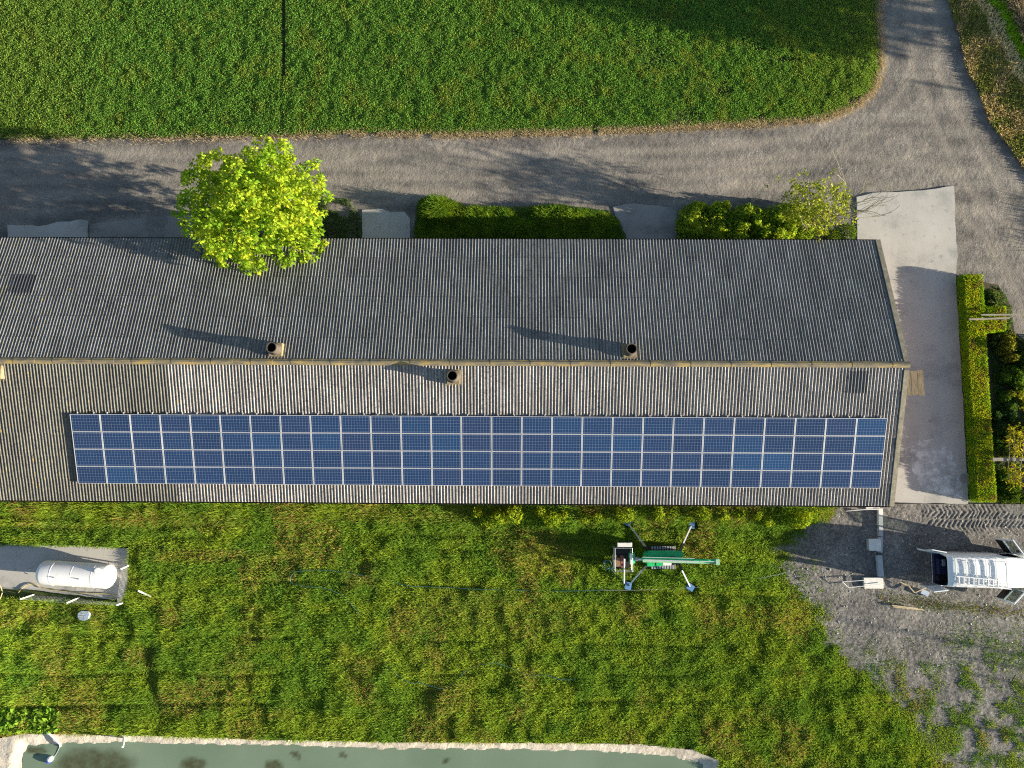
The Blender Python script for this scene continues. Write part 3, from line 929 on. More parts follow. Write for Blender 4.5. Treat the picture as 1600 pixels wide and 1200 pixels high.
for i in range(NC * 2):
    x = PXL + CW * (i // 2 + (0.24 if i % 2 == 0 else 0.76)) + random.uniform(-0.05, 0.05)
    mb = MB()
    a = Vector(slope_pt(x, PS - 0.10, -1, 0.085)); b = Vector(slope_pt(x, PS + 4.05, -1, 0.085))
    mb.bar(a, b, 0.042, 0.06, up=(0, -SA, CA))
    for t in (0.06, 0.35, 0.65, 0.94):
        q = a.lerp(b, t); mb.bar(q, q + Vector((0, SA * 0.07, -CA * 0.07)), 0.03, 0.06)
    mb.build('rail', M_ALU, rack)

# ---------------------------------------------------------------- foliage engine
def blades(name, P, H, W, colr, lean=(0.3, 1.1), mat=M_GRASS, z0=None, parent=None, stuff=True, wind=(0, 0)):
    """P (n,2) roots, H heights, W widths, colr (n,3): two-part bent blades as one mesh"""
    n = len(P)
    az = RNG.uniform(0, 2 * np.pi, n)
    ln = RNG.uniform(lean[0], lean[1], n)
    ux, uy = np.cos(az) + wind[0], np.sin(az) + wind[1]
    l = np.hypot(ux, uy) + 1e-6; ux /= l; uy /= l
    sx, sy = -uy * W / 2, ux * W / 2
    z0 = np.zeros(n) if z0 is None else z0
    r = np.stack([P[:, 0], P[:, 1], z0], -1)
    d1 = np.stack([ux * np.sin(ln * 0.45) * H * 0.5, uy * np.sin(ln * 0.45) * H * 0.5, np.cos(ln * 0.45) * H * 0.5], -1)
    d2 = np.stack([ux * np.sin(ln * 1.3) * H * 0.55, uy * np.sin(ln * 1.3) * H * 0.55, np.cos(ln * 1.3) * H * 0.55], -1)
    sd = np.stack([sx, sy, np.zeros(n)], -1)
    m = r + d1; t = m + d2
    V = np.stack([r - sd * 0.7, r + sd * 0.7, m + sd, m - sd, t + sd * 0.25, t - sd * 0.25], 1).reshape(-1, 3)
    b = np.arange(n)[:, None] * 6
    F = np.stack([b + np.array([0, 1, 2, 3]), b + np.array([3, 2, 4, 5])], 1).reshape(-1, 4)
    C = np.repeat(colr, 6, 0)
    o = mesh_obj(name, V, F, mat, parent, col=C)
    return o

def leaves(C, size, colr, nrm=None, spread=0.9, aspect=0.55):
    """rhombic leaves centred on C (n,3): returns verts, faces, colours"""
    n = len(C)
    if nrm is None: nrm = np.tile([0, 0, 1.0], (n, 1))
    N = nrm + RNG.normal(0, spread, (n, 3)); N /= np.linalg.norm(N, axis=1)[:, None]
    T = RNG.normal(0, 1, (n, 3)); T -= N * (T * N).sum(1)[:, None]; T /= np.linalg.norm(T, axis=1)[:, None]
    B = np.cross(N, T)
    s = (size * np.ones(n))[:, None]
    V = np.stack([C - T * s * 0.5, C + B * s * aspect * 0.5 - T * s * 0.05 + N * s * 0.06, C + T * s * 0.5, C - B * s * aspect * 0.5 - T * s * 0.05 + N * s * 0.06], 1).reshape(-1, 3)
    F = np.arange(n * 4).reshape(n, 4)
    return V, F, np.repeat(colr, 4, 0)

def jitter(base, n, amt=0.25, hue=0.12):
    c = np.tile(np.array(base), (n, 1)) * RNG.uniform(1 - amt, 1 + amt, (n, 1))
    c *= 1 + RNG.normal(0, hue, (n, 3)) * np.array([1, 0.4, 0.6])
    return np.clip(c, 0.003, 0.95)

def lerp3(a, b, t):
    return np.array(a)[None, :] * (1 - t)[:, None] + np.array(b)[None, :] * t[:, None]

# crop
def scatter_poly(pts, dens):
    p = np.array([(q[0], q[1]) for q in pts]); lo = p.min(0); hi = p.max(0)
    n = int((hi - lo).prod() * dens)
    Q = RNG.uniform(lo, hi, (n, 2))
    return Q[inside(Q[:, 0], Q[:, 1], pts)]
CROP_P = [(-110, -150), (-110, 217)] + FIELD_EDGE[1:-1] + [(1366, -150)]
Q = scatter_poly(poly(CROP_P), 900)
px, py = PX(Q[:, 0], Q[:, 1])
edge_d = seg_dist(Q[:, 0], Q[:, 1], poly(FIELD_EDGE))
keep = RNG.uniform(0, 1, len(Q)) < (0.25 + 0.75 * sstep(0.0, 0.5, edge_d + 0.35 * (vnoise(Q[:, 0], Q[:, 1], 0.5, 81, 2) - 0.5)))
gap = (np.abs(px - 445) < 2.6) & (py < 118 + 12 * vnoise(Q[:, 0], Q[:, 1], 0.6, 4))
gap |= (np.abs(px - 442) < 2) & (py < 200) & (RNG.uniform(0, 1, len(Q)) < 0.5)
bare = sstep(0.60, 0.72, vnoise(Q[:, 0] * 0.55, Q[:, 1] * 1.3, 1.2, 83, 3)) * (0.35 + 0.55 * sstep(850, 1250, px) * sstep(40, 90, py))
keep &= ~gap & (RNG.uniform(0, 1, len(Q)) > bare)
Q = Q[keep]; px = px[keep]; py = py[keep]; edge_d = edge_d[keep]
n = len(Q)
hh = 0.16 + 0.16 * vnoise(Q[:, 0], Q[:, 1], 0.45, 85, 2) + 0.05 * vnoise(Q[:, 0], Q[:, 1], 2.5, 86)
hh *= 0.45 + 0.55 * sstep(0, 0.9, edge_d)
Z = hh * RNG.uniform(0.45, 1.0, n) ** 0.6
col = jitter((0.145, 0.315, 0.055), n, 0.34, 0.10)
yl = sstep(0.52, 0.75, vnoise(Q[:, 0], Q[:, 1], 1.0, 87, 3)) * RNG.uniform(0, 1, n)
yl = np.maximum(np.maximum(yl * 0.8, 0.55 * (RNG.uniform(0, 1, n) < 0.16)), sstep(250, 0, px) * 0.45 * RNG.uniform(0.3, 1, n))
yl = np.maximum(yl, sstep(1150, 1360, px) * 0.6 * RNG.uniform(0, 1, n))
col = col * (1 - yl[:, None]) + jitter((0.33, 0.36, 0.06), n, 0.25, 0.1) * yl[:, None]
V, F, Cc = leaves(np.column_stack([Q, Z]), RNG.uniform(0.05, 0.105, n), col, spread=0.8, aspect=0.6)
tag(mesh_obj('crop', V, F, M_LEAF, col=Cc), 'dense low green crop covering the field beyond the gravel road', 'crop', kind='stuff')

# meadow grass
MG_P = [(-110, 784), (1900, 784), (1900, 1260), (-110, 1260)]
Q = scatter_poly(poly(MG_P), 640)
px, py = PX(Q[:, 0], Q[:, 1])
Q = Q[(px > -120) & (px < 1700) & (py < 1265)]
cov = grass_cover(Q[:, 0], Q[:, 1])
Q = Q[RNG.uniform(0, 1, len(Q)) < cov]
px, py = PX(Q[:, 0], Q[:, 1]); n = len(Q)
h, ditch = grass_h(Q[:, 0], Q[:, 1])
cov = grass_cover(Q[:, 0], Q[:, 1])
col = jitter((0.225, 0.322, 0.034), n, 0.38, 0.10)
t = np.maximum(sstep(0.45, 0.72, vnoise(Q[:, 0], Q[:, 1], 1.3, 91, 4)), 0.8 * sstep(0.5, 0.7, vnoise(Q[:, 0] * 0.22 + Q[:, 1] * 0.03, Q[:, 1] * 1.4, 1.0, 92, 3)))
t = np.maximum(t, sstep(480, 720, px) * sstep(868, 820, py + 14 * (vnoise(Q[:, 0], Q[:, 1], 1.2, 241, 2) - 0.5)) * 0.95)
col = col * (1 - 0.8 * t[:, None]) + jitter((0.115, 0.235, 0.030), n, 0.34, 0.1) * 0.8 * t[:, None]
br = sstep(0.52, 0.72, vnoise(Q[:, 0], Q[:, 1], 2.3, 93, 4))
for cx, cy, rx, ry, k in ((225, 812, 60, 16, 0.9), (330, 815, 70, 18, 0.7), (640, 805, 160, 14, 0.5), (330, 868, 110, 12, 0.9), (860, 965, 60, 28, 0.5), (100, 822, 60, 12, 0.4), (740, 950, 130, 40, 0.45)):
    br = np.maximum(br, k * (1 - sstep(0.4, 1.2, np.hypot((px - cx) / rx, (py - cy) / ry) + 0.4 * (vnoise(Q[:, 0], Q[:, 1], 0.5, 95, 2) - 0.5))))
br = br * (RNG.uniform(0, 1, n) < 0.38)
col = col * (1 - br[:, None]) + jitter((0.36, 0.27, 0.08), n, 0.3, 0.10) * br[:, None]
onbank = np.exp(-((py - (935 + (px - 1390) * 0.115)) / 12.0) ** 2) * (px > 1370) * (RNG.uniform(0, 1, n) < 0.65)
col = col * (1 - onbank[:, None]) + jitter((0.22, 0.15, 0.07), n, 0.3, 0.1) * onbank[:, None]
lush = sstep(150, 0, px) * sstep(900, 1000, py)
col = col * (1 + 0.35 * lush[:, None])
zz = 0.45 * h + 0.0
bh = np.clip(h * RNG.uniform(0.7, 1.25, n) + 0.08, 0.08, 1.2) * (0.55 + 0.45 * cov)
zz = np.where(cov > 0.3, 0.02 + 0.40 * h, 0.03)
tag(blades('meadow_grass', Q, bh, RNG.uniform(0.016, 0.036, n), col, (0.5, 1.3), M_GRASS, zz, wind=(-0.35, 0.1)),
    'rough tufted green and straw coloured grass between the barn and the pond', 'grass', kind='stuff')

# dry stubble along the field edge and verge
E_ = poly(FIELD_EDGE[1:])
pts = []
for i in range(len(E_) - 1):
    a, b = E_[i], E_[i + 1]
    m_ = int((b - a).length * 700)
    t = RNG.uniform(0, 1, m_)
    nrm = Vector((-(b - a).y, (b - a).x, 0)).normalized()
    off = RNG.normal(0.02, 0.17, m_)
    q = np.outer(1 - t, [a.x, a.y]) + np.outer(t, [b.x, b.y]) - np.outer(off, [nrm.x, nrm.y])
    pts.append(q)
Q = np.concatenate(pts)
Q = np.concatenate([Q, np.stack([RNG.uniform(-5, 7, 5200), RNG.uniform(11.3, 12.2, 5200)], -1)])
px, py = PX(Q[:, 0], Q[:, 1])
Q = Q[(py < 260) | ((py > 314 - 3 * np.sin(px / 20)) & (py < 331) & (px > 705) & (px < 965))]
px, py = PX(Q[:, 0], Q[:, 1])
th = 0.3 + 0.7 * sstep(300, 900, px)
Q = Q[RNG.uniform(0, 1, len(Q)) < th * sstep(0.3, 0.55, vnoise(Q[:, 0], Q[:, 1], 0.8, 97, 3) + 0.12)]
n = len(Q)
tag(blades('dry_grass', Q, RNG.uniform(0.06, 0.22, n), RNG.uniform(0.010, 0.02, n), jitter((0.44, 0.355, 0.225), n, 0.3, 0.05), (0.5, 1.4), M_DRY, np.full(n, 0.01)),
    'straw coloured dry grass fringe where the field meets the road', 'dry grass', kind='stuff')

# verge and canal bank in the far corner
VERGE_P = [(1470, -160), (1480, 0), (1499, 60), (1510, 112), (1527, 140), (1545, 192), (1580, 236), (1604, 272), (1720, 420), (1720, -160)]
verge_w = poly(VERGE_P)
crest = poly([(1500, -160), (1532, 0), (1560, 55), (1600, 128), (1700, 300)])
cl = np.array([(p.x, p.y) for p in crest])
def vside(X, Y):
    d = seg_dist(X, Y, crest)
    px, py = PX(X, Y)
    cx = np.interp(py, [-160, 0, 55, 128, 300], [1500, 1532, 1560, 1600, 1700])
    return np.where(px > cx, d, -d)
def verge_z(X, Y):
    s = vside(X, Y)
    e = sstep(0.0, 1.2, seg_dist(X, Y, verge_w, True))
    return 0.01 + e * (0.22 * np.exp(-(s / 1.6) ** 2)) + 0.08 * (vnoise(X, Y, 0.7, 101, 3) - 0.4) * e
vx = [p.x for p in verge_w]; vy = [p.y for p in verge_w]
grid_sheet('verge', min(vx), max(vx), min(vy), max(vy), 0.15, lambda X, Y: inside(X, Y, verge_w), verge_z, M_VERGE)
Q = scatter_poly(verge_w, 420)
s = vside(Q[:, 0], Q[:, 1]) + 0.5 * (vnoise(Q[:, 0], Q[:, 1], 0.8, 103, 3) - 0.5)
u = RNG.uniform(0, 1, len(Q))
keep = u < np.where(s < -0.35, 0.8, np.where(s < 0.3, 0.55, np.where(s < 1.1, 1.0, 0.8)))
Q = Q[keep]; s = s[keep]; n = len(Q)
px, py = PX(Q[:, 0], Q[:, 1])
dry = jitter((0.54, 0.43, 0.20), n, 0.25, 0.06); green = jitter((0.30, 0.52, 0.03), n, 0.2, 0.06)
olive = jitter((0.25, 0.27, 0.07), n, 0.3, 0.1); reed = jitter((0.36, 0.30, 0.21), n, 0.45, 0.05); pale = jitter((0.78, 0.68, 0.40), n, 0.15, 0.05)
mixd = sstep(0.42, 0.62, vnoise(Q[:, 0], Q[:, 1], 1.0, 105, 3))[:, None]
land = olive * (1 - mixd) + dry * mixd
col = np.where((s < -0.5)[:, None], land, np.where((s < 0.3)[:, None], pale, np.where((s < 1.15)[:, None], green, reed)))
hgt = np.where(s < 0.3, RNG.uniform(0.10, 0.3, n), np.where(s < 1.15, RNG.uniform(0.2, 0.4, n), RNG.uniform(0.5, 1.3, n)))
tag(blades('verge_grass', Q, hgt, RNG.uniform(0.025, 0.05, n), col, (0.4, 1.2), M_DRY, verge_z(Q[:, 0], Q[:, 1]), wind=(-0.2, 0.2)),
    'dry yellow and green grass on the bank beside the road corner', 'verge grass', kind='stuff')

# small weedy lawn behind the tree
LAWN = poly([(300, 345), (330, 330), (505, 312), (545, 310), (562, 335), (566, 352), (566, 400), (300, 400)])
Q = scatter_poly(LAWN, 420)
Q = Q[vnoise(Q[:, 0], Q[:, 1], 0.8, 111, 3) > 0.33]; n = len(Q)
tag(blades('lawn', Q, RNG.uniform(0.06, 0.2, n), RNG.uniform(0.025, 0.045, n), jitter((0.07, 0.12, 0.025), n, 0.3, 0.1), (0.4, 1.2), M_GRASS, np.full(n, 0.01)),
    'small shaded patch of short grass under the bright tree', 'grass', kind='stuff')

# leaf clump shrubs
def clump(name, blobs, label, cat, base, tip, dens=420, size=(0.07, 0.14), group=None, stems=True, spread=0.9):
    """blobs: (x, y, rx, ry, h). Leaves fill the mounded volume, thickest at its skin."""
    cx = sum(b[0] for b in blobs) / len(blobs); cy = sum(b[1] for b in blobs) / len(blobs)
    root = thing(name, label, cat, (cx, cy, 0), 0, group)
    PTS = []; NR_ = []
    for bx, by, rx, ry, h in blobs:
        m_ = int(dens * (rx * ry * 3.14 + 1.6 * (rx + ry) * h))
        d = RNG.normal(0, 1, (m_, 3)); d[:, 2] = np.abs(d[:, 2]); d /= np.linalg.norm(d, axis=1)[:, None]
        rad = 1 - np.abs(RNG.normal(0, 0.16, m_))
        lump = 0.78 + 0.42 * vnoise(d[:, 0] * 3 + bx * 3, d[:, 1] * 3 + d[:, 2] * 2 + by * 3, 0.7, 121, 3)
        k = (np.clip(rad, 0.2, 1) * lump)[:, None]
        PTS.append(d * k * [rx, ry, h * 1.0] + [bx - cx, by - cy, 0.05]); NR_.append(d * [1 / rx, 1 / ry, 1 / h])
    P = np.concatenate(PTS); N = np.concatenate(NR_); N /= np.linalg.norm(N, axis=1)[:, None]
    n = len(P)
    t = np.clip(RNG.normal(0.45, 0.28, n) + (vnoise(P[:, 0] + cx, P[:, 1] + cy, 0.5, 123, 2) - 0.5) * 0.9, 0, 1)
    col = jitter((1, 1, 1), n, 0.22, 0.08) * lerp3(base, tip, t)
    V, F, Cc = leaves(P, RNG.uniform(size[0], size[1], n), np.clip(col, 0, 0.9), N, spread * 0.6, 0.6)
    mesh_obj('foliage', V, F, M_LEAF, root, col=Cc)
    if stems:
        mb = MB()
        for bx, by, rx, ry, h in blobs:
            for j in range(4):
                a = random.uniform(0, 6.28)
                mb.tube([(bx - cx + 0.05 * math.cos(a), by - cy + 0.05 * math.sin(a), -0.02), (bx - cx + rx * 0.3 * math.cos(a), by - cy + ry * 0.3 * math.sin(a), h * 0.4), (bx - cx + rx * 0.6 * math.cos(a), by - cy + ry * 0.6 * math.sin(a), h * 0.75)], [0.02, 0.014, 0.006], 5)
        mb.build('stem', M_BARK, root)
    return root

def PB(px, py, rx, ry, h):
    w = G(px, py, h * 0.6); return (w.x, w.y, rx, ry, h)

DKG, MIDG, YG = (0.030, 0.085, 0.015), (0.085, 0.19, 0.025), (0.24, 0.33, 0.035)
def mound_h(x, y):
    px, py = PX(x, y)
    e = sstep(0, 0.5, seg_dist(x, y, GH, True))
    return (0.12 + 0.45 * vnoise(x, y, 0.7, 201, 3) + 0.25 * vnoise(x, y, 2.2, 203)) * (0.25 + 0.75 * e) + 0.75 * np.exp(-(((px - 682) / 20) ** 2 + ((py - 330) / 16) ** 2))
GH = [tuple(G(*p)) for p in ((652, 318), (668, 308), (704, 312), (730, 322), (800, 324), (880, 320), (900, 324), (950, 330), (968, 345), (982, 382), (982, 420), (655, 420), (645, 380))]
gh = thing('grassy_hedge', 'low shaggy strip of tall green grass along the barn between two concrete pads', 'grass strip', G(800, 350))
Q = scatter_poly(GH, 620); n = len(Q)
px, py = PX(Q[:, 0], Q[:, 1]); h = mound_h(Q[:, 0], Q[:, 1])
t = np.clip(vnoise(Q[:, 0], Q[:, 1], 0.6, 205, 3) * 1.6 - 0.45 + RNG.normal(0, 0.2, n), 0, 1)
col = jitter((1, 1, 1), n, 0.3, 0.09) * lerp3((0.075, 0.17, 0.02), (0.24, 0.33, 0.03), t)
o = blades('foliage', Q - np.array(gh.location)[None, :2], np.clip(h * RNG.uniform(0.6, 1.0, n), 0.12, 1.0), RNG.uniform(0.02, 0.045, n), np.clip(col, 0, 0.9), (0.4, 1.3), M_GRASS, 0.45 * h, gh)
clump('leafy_hedge', [PB(1082 + 25 * i, 350, 1.05, 1.35, 0.9) for i in range(8)] + [PB(1074 + random.uniform(0, 172), random.uniform(320, 372), random.uniform(0.35, 0.65), random.uniform(0.35, 0.65), random.uniform(0.9, 1.5)) for i in range(34)],
      'dark glossy broad-leaved hedge at the barn wall left of the half bare tree', 'hedge', (0.08, 0.20, 0.025), (0.46, 0.56, 0.05), 260, (0.09, 0.18))
clump('round_shrub', [PB(1326, 363, 0.6, 0.7, 1.0), PB(1305, 368, 0.6, 0.5, 0.9)], 'small dark green shrub at the barn corner under the half bare tree', 'shrub', DKG, (0.20, 0.28, 0.03), 420, (0.07, 0.13))

# weeds on the sunny side wall
for cx, lab in ((860, 'yellow green weed clump against the barn wall, left of the lift'), (1150, 'yellow green weed clump against the barn wall, right of the lift')):
    clump('weed_clump', [PB(cx + 24 * i + random.uniform(-9, 9), 803 + random.uniform(-6, 9), random.uniform(0.4, 0.8), random.uniform(0.4, 0.7), random.uniform(0.8, 1.5)) for i in range(-5, 6)], lab, 'weeds', (0.12, 0.22, 0.02), (0.40, 0.48, 0.035), 230, (0.08, 0.17), stems=False, spread=1.5)

# clipped hedge on the right
def clipped(name, quads, h, label):
    """quads: top outline pixel rectangles (x0,y0,x1,y1) at height h"""
    ps = []
    root = None
    V_, F_, C_ = [], [], []
    core = MB(); nb = 0
    o0 = G(quads[0][0][0], quads[0][0][1], h); root = thing(name, label, 'hedge', (o0.x, o0.y, 0))
    for (tl, tr, br_, bl) in quads:
        c = [G(p[0], p[1], h) - Vector((o0.x, o0.y, 0)) for p in (tl, tr, br_, bl)]
        ins = [q.lerp((c[0] + c[1] + c[2] + c[3]) / 4, 0.03) for q in c]
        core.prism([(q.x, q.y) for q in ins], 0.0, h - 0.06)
        def quadpts(A, B, C, D, dens):
            area = ((B - A).length + (C - D).length) / 2 * ((D - A).length + (C - B).length) / 2
            m_ = int(area * dens); u = RNG.uniform(0, 1, (m_, 1)); v = RNG.uniform(0, 1, (m_, 1))
            A, B, C, D = [np.array(q)[None] for q in (A, B, C, D)]
            nn = np.cross((B - A)[0], (D - A)[0]); nn = nn / np.linalg.norm(nn)
            return (A * (1 - u) + B * u) * (1 - v) + (D * (1 - u) + C * u) * v, np.tile(nn, (m_, 1))
        dn = Vector((0, 0, -h + 0.03))
        sides = [(c[0], c[3], c[2], c[1])] + [(c[i], c[(i + 1) % 4], c[(i + 1) % 4] + dn, c[i] + dn) for i in range(4)]
        for k, q in enumerate(sides):
            P, N = quadpts(*q, 900 if k == 0 else 700)
            P = P + N * (0.02 + RNG.normal(0, 0.03, (len(P), 1)))
            if k == 0: P[:, 2] = h + RNG.normal(0.0, 0.025, len(P)) + 0.05 * (vnoise(P[:, 0], P[:, 1], 0.5, 131, 3) - 0.5)
            n = len(P)
            t = np.clip(0.5 + RNG.normal(0, 0.25, n) + (vnoise(P[:, 0], P[:, 1], 0.6, 133, 3) - 0.5) * 2.2, 0, 1)
            col = jitter((1, 1, 1), n, 0.2, 0.08) * lerp3((0.20, 0.34, 0.014), (0.50, 0.52, 0.028), t) * (np.array([[1, 1, 1]]) if k == 0 else np.array([[0.62, 1.0, 0.6]]))  # side leaves tinted greener, painting in light that passes through them
            sc_ = (vnoise(P[:, 0] + 3, P[:, 1], 0.45, 135, 3) > 0.66) & (RNG.uniform(0, 1, n) < 0.6)
            col[sc_] = jitter((0.26, 0.19, 0.05), int(sc_.sum()), 0.3, 0.1)
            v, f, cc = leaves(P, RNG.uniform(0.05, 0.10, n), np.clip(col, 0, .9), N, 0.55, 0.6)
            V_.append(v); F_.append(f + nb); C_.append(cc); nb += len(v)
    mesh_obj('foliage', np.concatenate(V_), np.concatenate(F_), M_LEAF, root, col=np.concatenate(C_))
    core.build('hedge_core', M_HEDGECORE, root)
    return root
HH = 0.80
clipped('clipped_hedge', [((1507, 429), (1535, 429), (1540, 520), (1512, 520)), ((1512, 520), (1540, 520), (1547, 640), (1520, 640)), ((1520, 640), (1547, 640), (1557, 783), (1528, 783)),
                          ((1540, 480), (1571, 479), (1572, 515), (1542, 519))], HH, 'long clipped box hedge with a short side arm edging the concrete')
def garden(px, py, r, h, lab, base, tip, size=(0.08, 0.16), nb=7):
    bl = []
    for i in range(nb):
        a = random.uniform(0, 6.28); q = random.uniform(0.1, 0.95) * r
        w = G(px, py, h * 0.6)
        bl.append((w.x + math.cos(a) * q, w.y + math.sin(a) * q, r * random.uniform(0.3, 0.6), r * random.uniform(0.3, 0.6), h * random.uniform(0.5, 1.05)))
    return clump('garden_shrub', bl, lab, 'shrub', base, tip, 300, size, 'shrubs in the garden behind the clipped hedge', spread=1.4)
garden(1552, 462, 0.65, 0.8, 'grey green shrub tucked above the arm of the clipped hedge', (0.04, 0.09, 0.03), (0.22, 0.27, 0.08))
garden(1582, 540, 0.9, 1.2, 'golden leaved shrub just below the arm of the clipped hedge', (0.07, 0.11, 0.02), (0.36, 0.34, 0.05))
garden(1560, 535, 0.5, 0.7, 'small pale leaved shrub in the corner of the clipped hedge', (0.05, 0.08, 0.02), (0.24, 0.25, 0.08))
garden(1584, 588, 1.0, 1.2, 'dark green shrub halfway along the clipped hedge', DKG, (0.13, 0.22, 0.03))
garden(1597, 615, 0.7, 1.0, 'lime green shrub at the picture edge halfway along the hedge', (0.09, 0.14, 0.02), (0.34, 0.36, 0.05))
garden(1580, 648, 1.0, 0.9, 'dark bluish green shrub above the trellised vine', (0.02, 0.06, 0.022), (0.09, 0.17, 0.05))
garden(1587, 778, 0.9, 0.7, 'low green shrub at the foot of the clipped hedge', (0.035, 0.08, 0.015), (0.15, 0.24, 0.03))
garden(1570, 620, 0.7, 0.8, 'small dark shrub between the hedge and the lime green shrub', DKG, (0.12, 0.2, 0.03))
garden(1563, 690, 0.6, 0.6, 'low dark plant in the bed left of the vine', DKG, (0.10, 0.17, 0.03))
garden(1562, 750, 0.6, 0.5, 'low plant in the bed below the wide timber rail', DKG, (0.13, 0.2, 0.03))
vine = thing('vine', 'yellow leaved vine trained on pale stems over the wide timber rail', 'vine', G(1590, 715, 0))
o0 = Vector(vine.location); mb = MB(); VC = []
for k, (xa, ya, xb, yb) in enumerate(((1575, 680, 1577, 752), (1583, 672, 1586, 750), (1590, 676, 1588, 706), (1598, 678, 1594, 756), (1612, 676, 1608, 760))):
    a = G(xa, ya, 1.30) - o0; b = G(xb, yb, 1.30) - o0
    mb.tube([a, a.lerp(b, 0.35) + Vector((0.06, 0, 0.03)), a.lerp(b, 0.7) - Vector((0.05, 0, 0)), b], 0.022, 6)
    mb.tube([a.lerp(b, 0.5), (a.x, a.y * 0.3 + b.y * 0.7, -0.02)], 0.03, 6)
    for t in list(RNG.uniform(-0.1, 0.25, 9)) + list(RNG.uniform(0.75, 1.1, 9)) + list(RNG.uniform(0.2, 0.8, 3)):
        VC.append(np.array(a.lerp(b, float(t))) + RNG.normal(0, 0.16, 3) * [1, 1, 0.6])
mb.build('stem', M_BARKPALE, vine)
VINE_C = np.array(VC)
garden(1640, 560, 1.4, 1.6, 'tall garden shrub beyond the picture edge', DKG, YG)
garden(1650, 700, 1.4, 1.6, 'second tall garden shrub beyond the picture edge', DKG, YG)

# bare soil bed
sheet('garden_bed', rag(poly([(1535, 440), (1560, 445), (1580, 480), (1585, 520), (1610, 540), (1760, 560), (1790, 792), (1540, 792)]), 0.4, 0.12, 0.6, 7), 0.008, M_SOIL)

BED = poly([(1548, 445), (1562, 450), (1578, 478), (1580, 516), (1605, 540), (1720, 560), (1740, 788), (1562, 788), (1552, 640), (1545, 522), (1540, 480)])
Q = scatter_poly(BED, 330); Q = Q[vnoise(Q[:, 0], Q[:, 1], 0.5, 211, 3) > 0.40]; n = len(Q)
V, F, Cc = leaves(np.column_stack([Q, RNG.uniform(0.04, 0.35, n) * vnoise(Q[:, 0], Q[:, 1], 0.6, 213)]), RNG.uniform(0.07, 0.16, n), jitter((0.09, 0.15, 0.03), n, 0.45, 0.2), None, 0.8, 0.6)
tag(mesh_obj('ground_cover', V, F, M_LEAF, col=Cc), 'dark low ground cover plants filling the garden bed', 'ground cover', kind='stuff')

# beams above the hedge and the vine
bt = thing('timber_trellis', 'weathered grey double timber beam crossing the arm of the clipped hedge', 'trellis', G(1555, 495, 0), 0)
o0 = Vector(bt.location)
mb = MB(); za = 1.3
mb.bar(G(1533, 492, za) - o0, G(1595, 491.5, za) - o0, 0.09, 0.06); mb.bar(G(1514, 499, za - 0.12) - o0, G(1577, 497, za - 0.12) - o0, 0.10, 0.06)
mb.bar(G(1572, 498, za - 0.2) - o0, G(1585, 493, za - 0.2) - o0, 0.05, 0.05)
mb.build('beam', M_WOODX, bt)
mb = MB()
for a in (1540, 1574):
    w = G(a, 497, za) - o0; mb.bar((w.x, w.y - 0.02, 0), (w.x, w.y - 0.02, za - 0.20), 0.08)
mb.build('post', M_WOODX, bt)
vt = thing('timber_trellis', 'single wide grey timber rail carrying the vine near the hedge foot', 'trellis', G(1575, 717, 0), 0)
o0 = Vector(vt.location); za = 1.25
mb = MB(); mb.bar(G(1551, 718, za) - o0, G(1640, 717, za) - o0, 0.20, 0.05); mb.build('beam', M_WOODX, vt)
mb = MB()
for a in (1556, 1630):
    w = G(a, 717.5, za) - o0; mb.bar((w.x, w.y, 0), (w.x, w.y, za - 0.03), 0.08)
mb.build('post', M_WOODX, vt)

# ---------------------------------------------------------------- trees
def limb(mb, a, d, L, r, depth, tips, gravity=0.0, spread=0.6, n=5, rmin=0.008):
    pts = [Vector(a)]; rr = [r]; dd = Vector(d).normalized()
    segs = 4
    for i in range(segs):
        dd = (dd + Vector((random.gauss(0, 0.16), random.gauss(0, 0.16), random.gauss(0.02, 0.12) + gravity))).normalized()
        pts.append(pts[-1] + dd * L / segs); rr.append(max(rmin, r * (1 - 0.55 * (i + 1) / segs)))
    mb.tube(pts, rr, n)
    tips.append((pts[-1].copy(), dd.copy(), depth))
    if depth == 0: return
    k = 3 if depth > 1 else 3
    for j in range(k):
        t = random.choice([2, 3, 4]) if j else 4
        p = pts[t]
        nd_ = (dd + Vector((random.gauss(0, spread), random.gauss(0, spread), random.gauss(0.12, spread * 0.5)))).normalized()
        limb(mb, p, nd_, L * random.uniform(0.55, 0.85), rr[t] * 0.75, depth - 1, tips, gravity, spread, n, rmin)

def rosettes(C, nleaf, size, base, tip, tipf, nrm=None):
    """whorls of drooping leaves round each tip"""
    m_ = len(C)
    idx = np.repeat(np.arange(m_), nleaf)
    n = len(idx)
    az = RNG.uniform(0, 2 * np.pi, n); el = RNG.normal(0.05, 0.35, n)
    sz = RNG.uniform(size[0], size[1], n)
    dirv = np.stack([np.cos(az) * np.cos(el), np.sin(az) * np.cos(el), np.sin(el)], -1)
    P0 = C[idx] + RNG.normal(0, 0.05, (n, 3)) + dirv * 0.04
    side = np.stack([-np.sin(az), np.cos(az), RNG.normal(0, 0.35, n)], -1)
    w = sz[:, None] * 0.26
    mid = P0 + dirv * sz[:, None] * 0.55 + [0, 0, 0.02]
    tipp = P0 + dirv * sz[:, None] - np.stack([0 * az, 0 * az, sz * 0.25], -1)
    V = np.stack([P0, mid + side * w, tipp, mid - side * w], 1).reshape(-1, 3)
    F = np.arange(n * 4).reshape(n, 4)
    t = np.clip(tipf[idx] + RNG.normal(0, 0.2, n), 0, 1)
    col = jitter((1, 1, 1), n, 0.18, 0.06) * lerp3(base, tip, t)
    return V, F, np.repeat(np.clip(col, 0, 0.95), 4, 0)

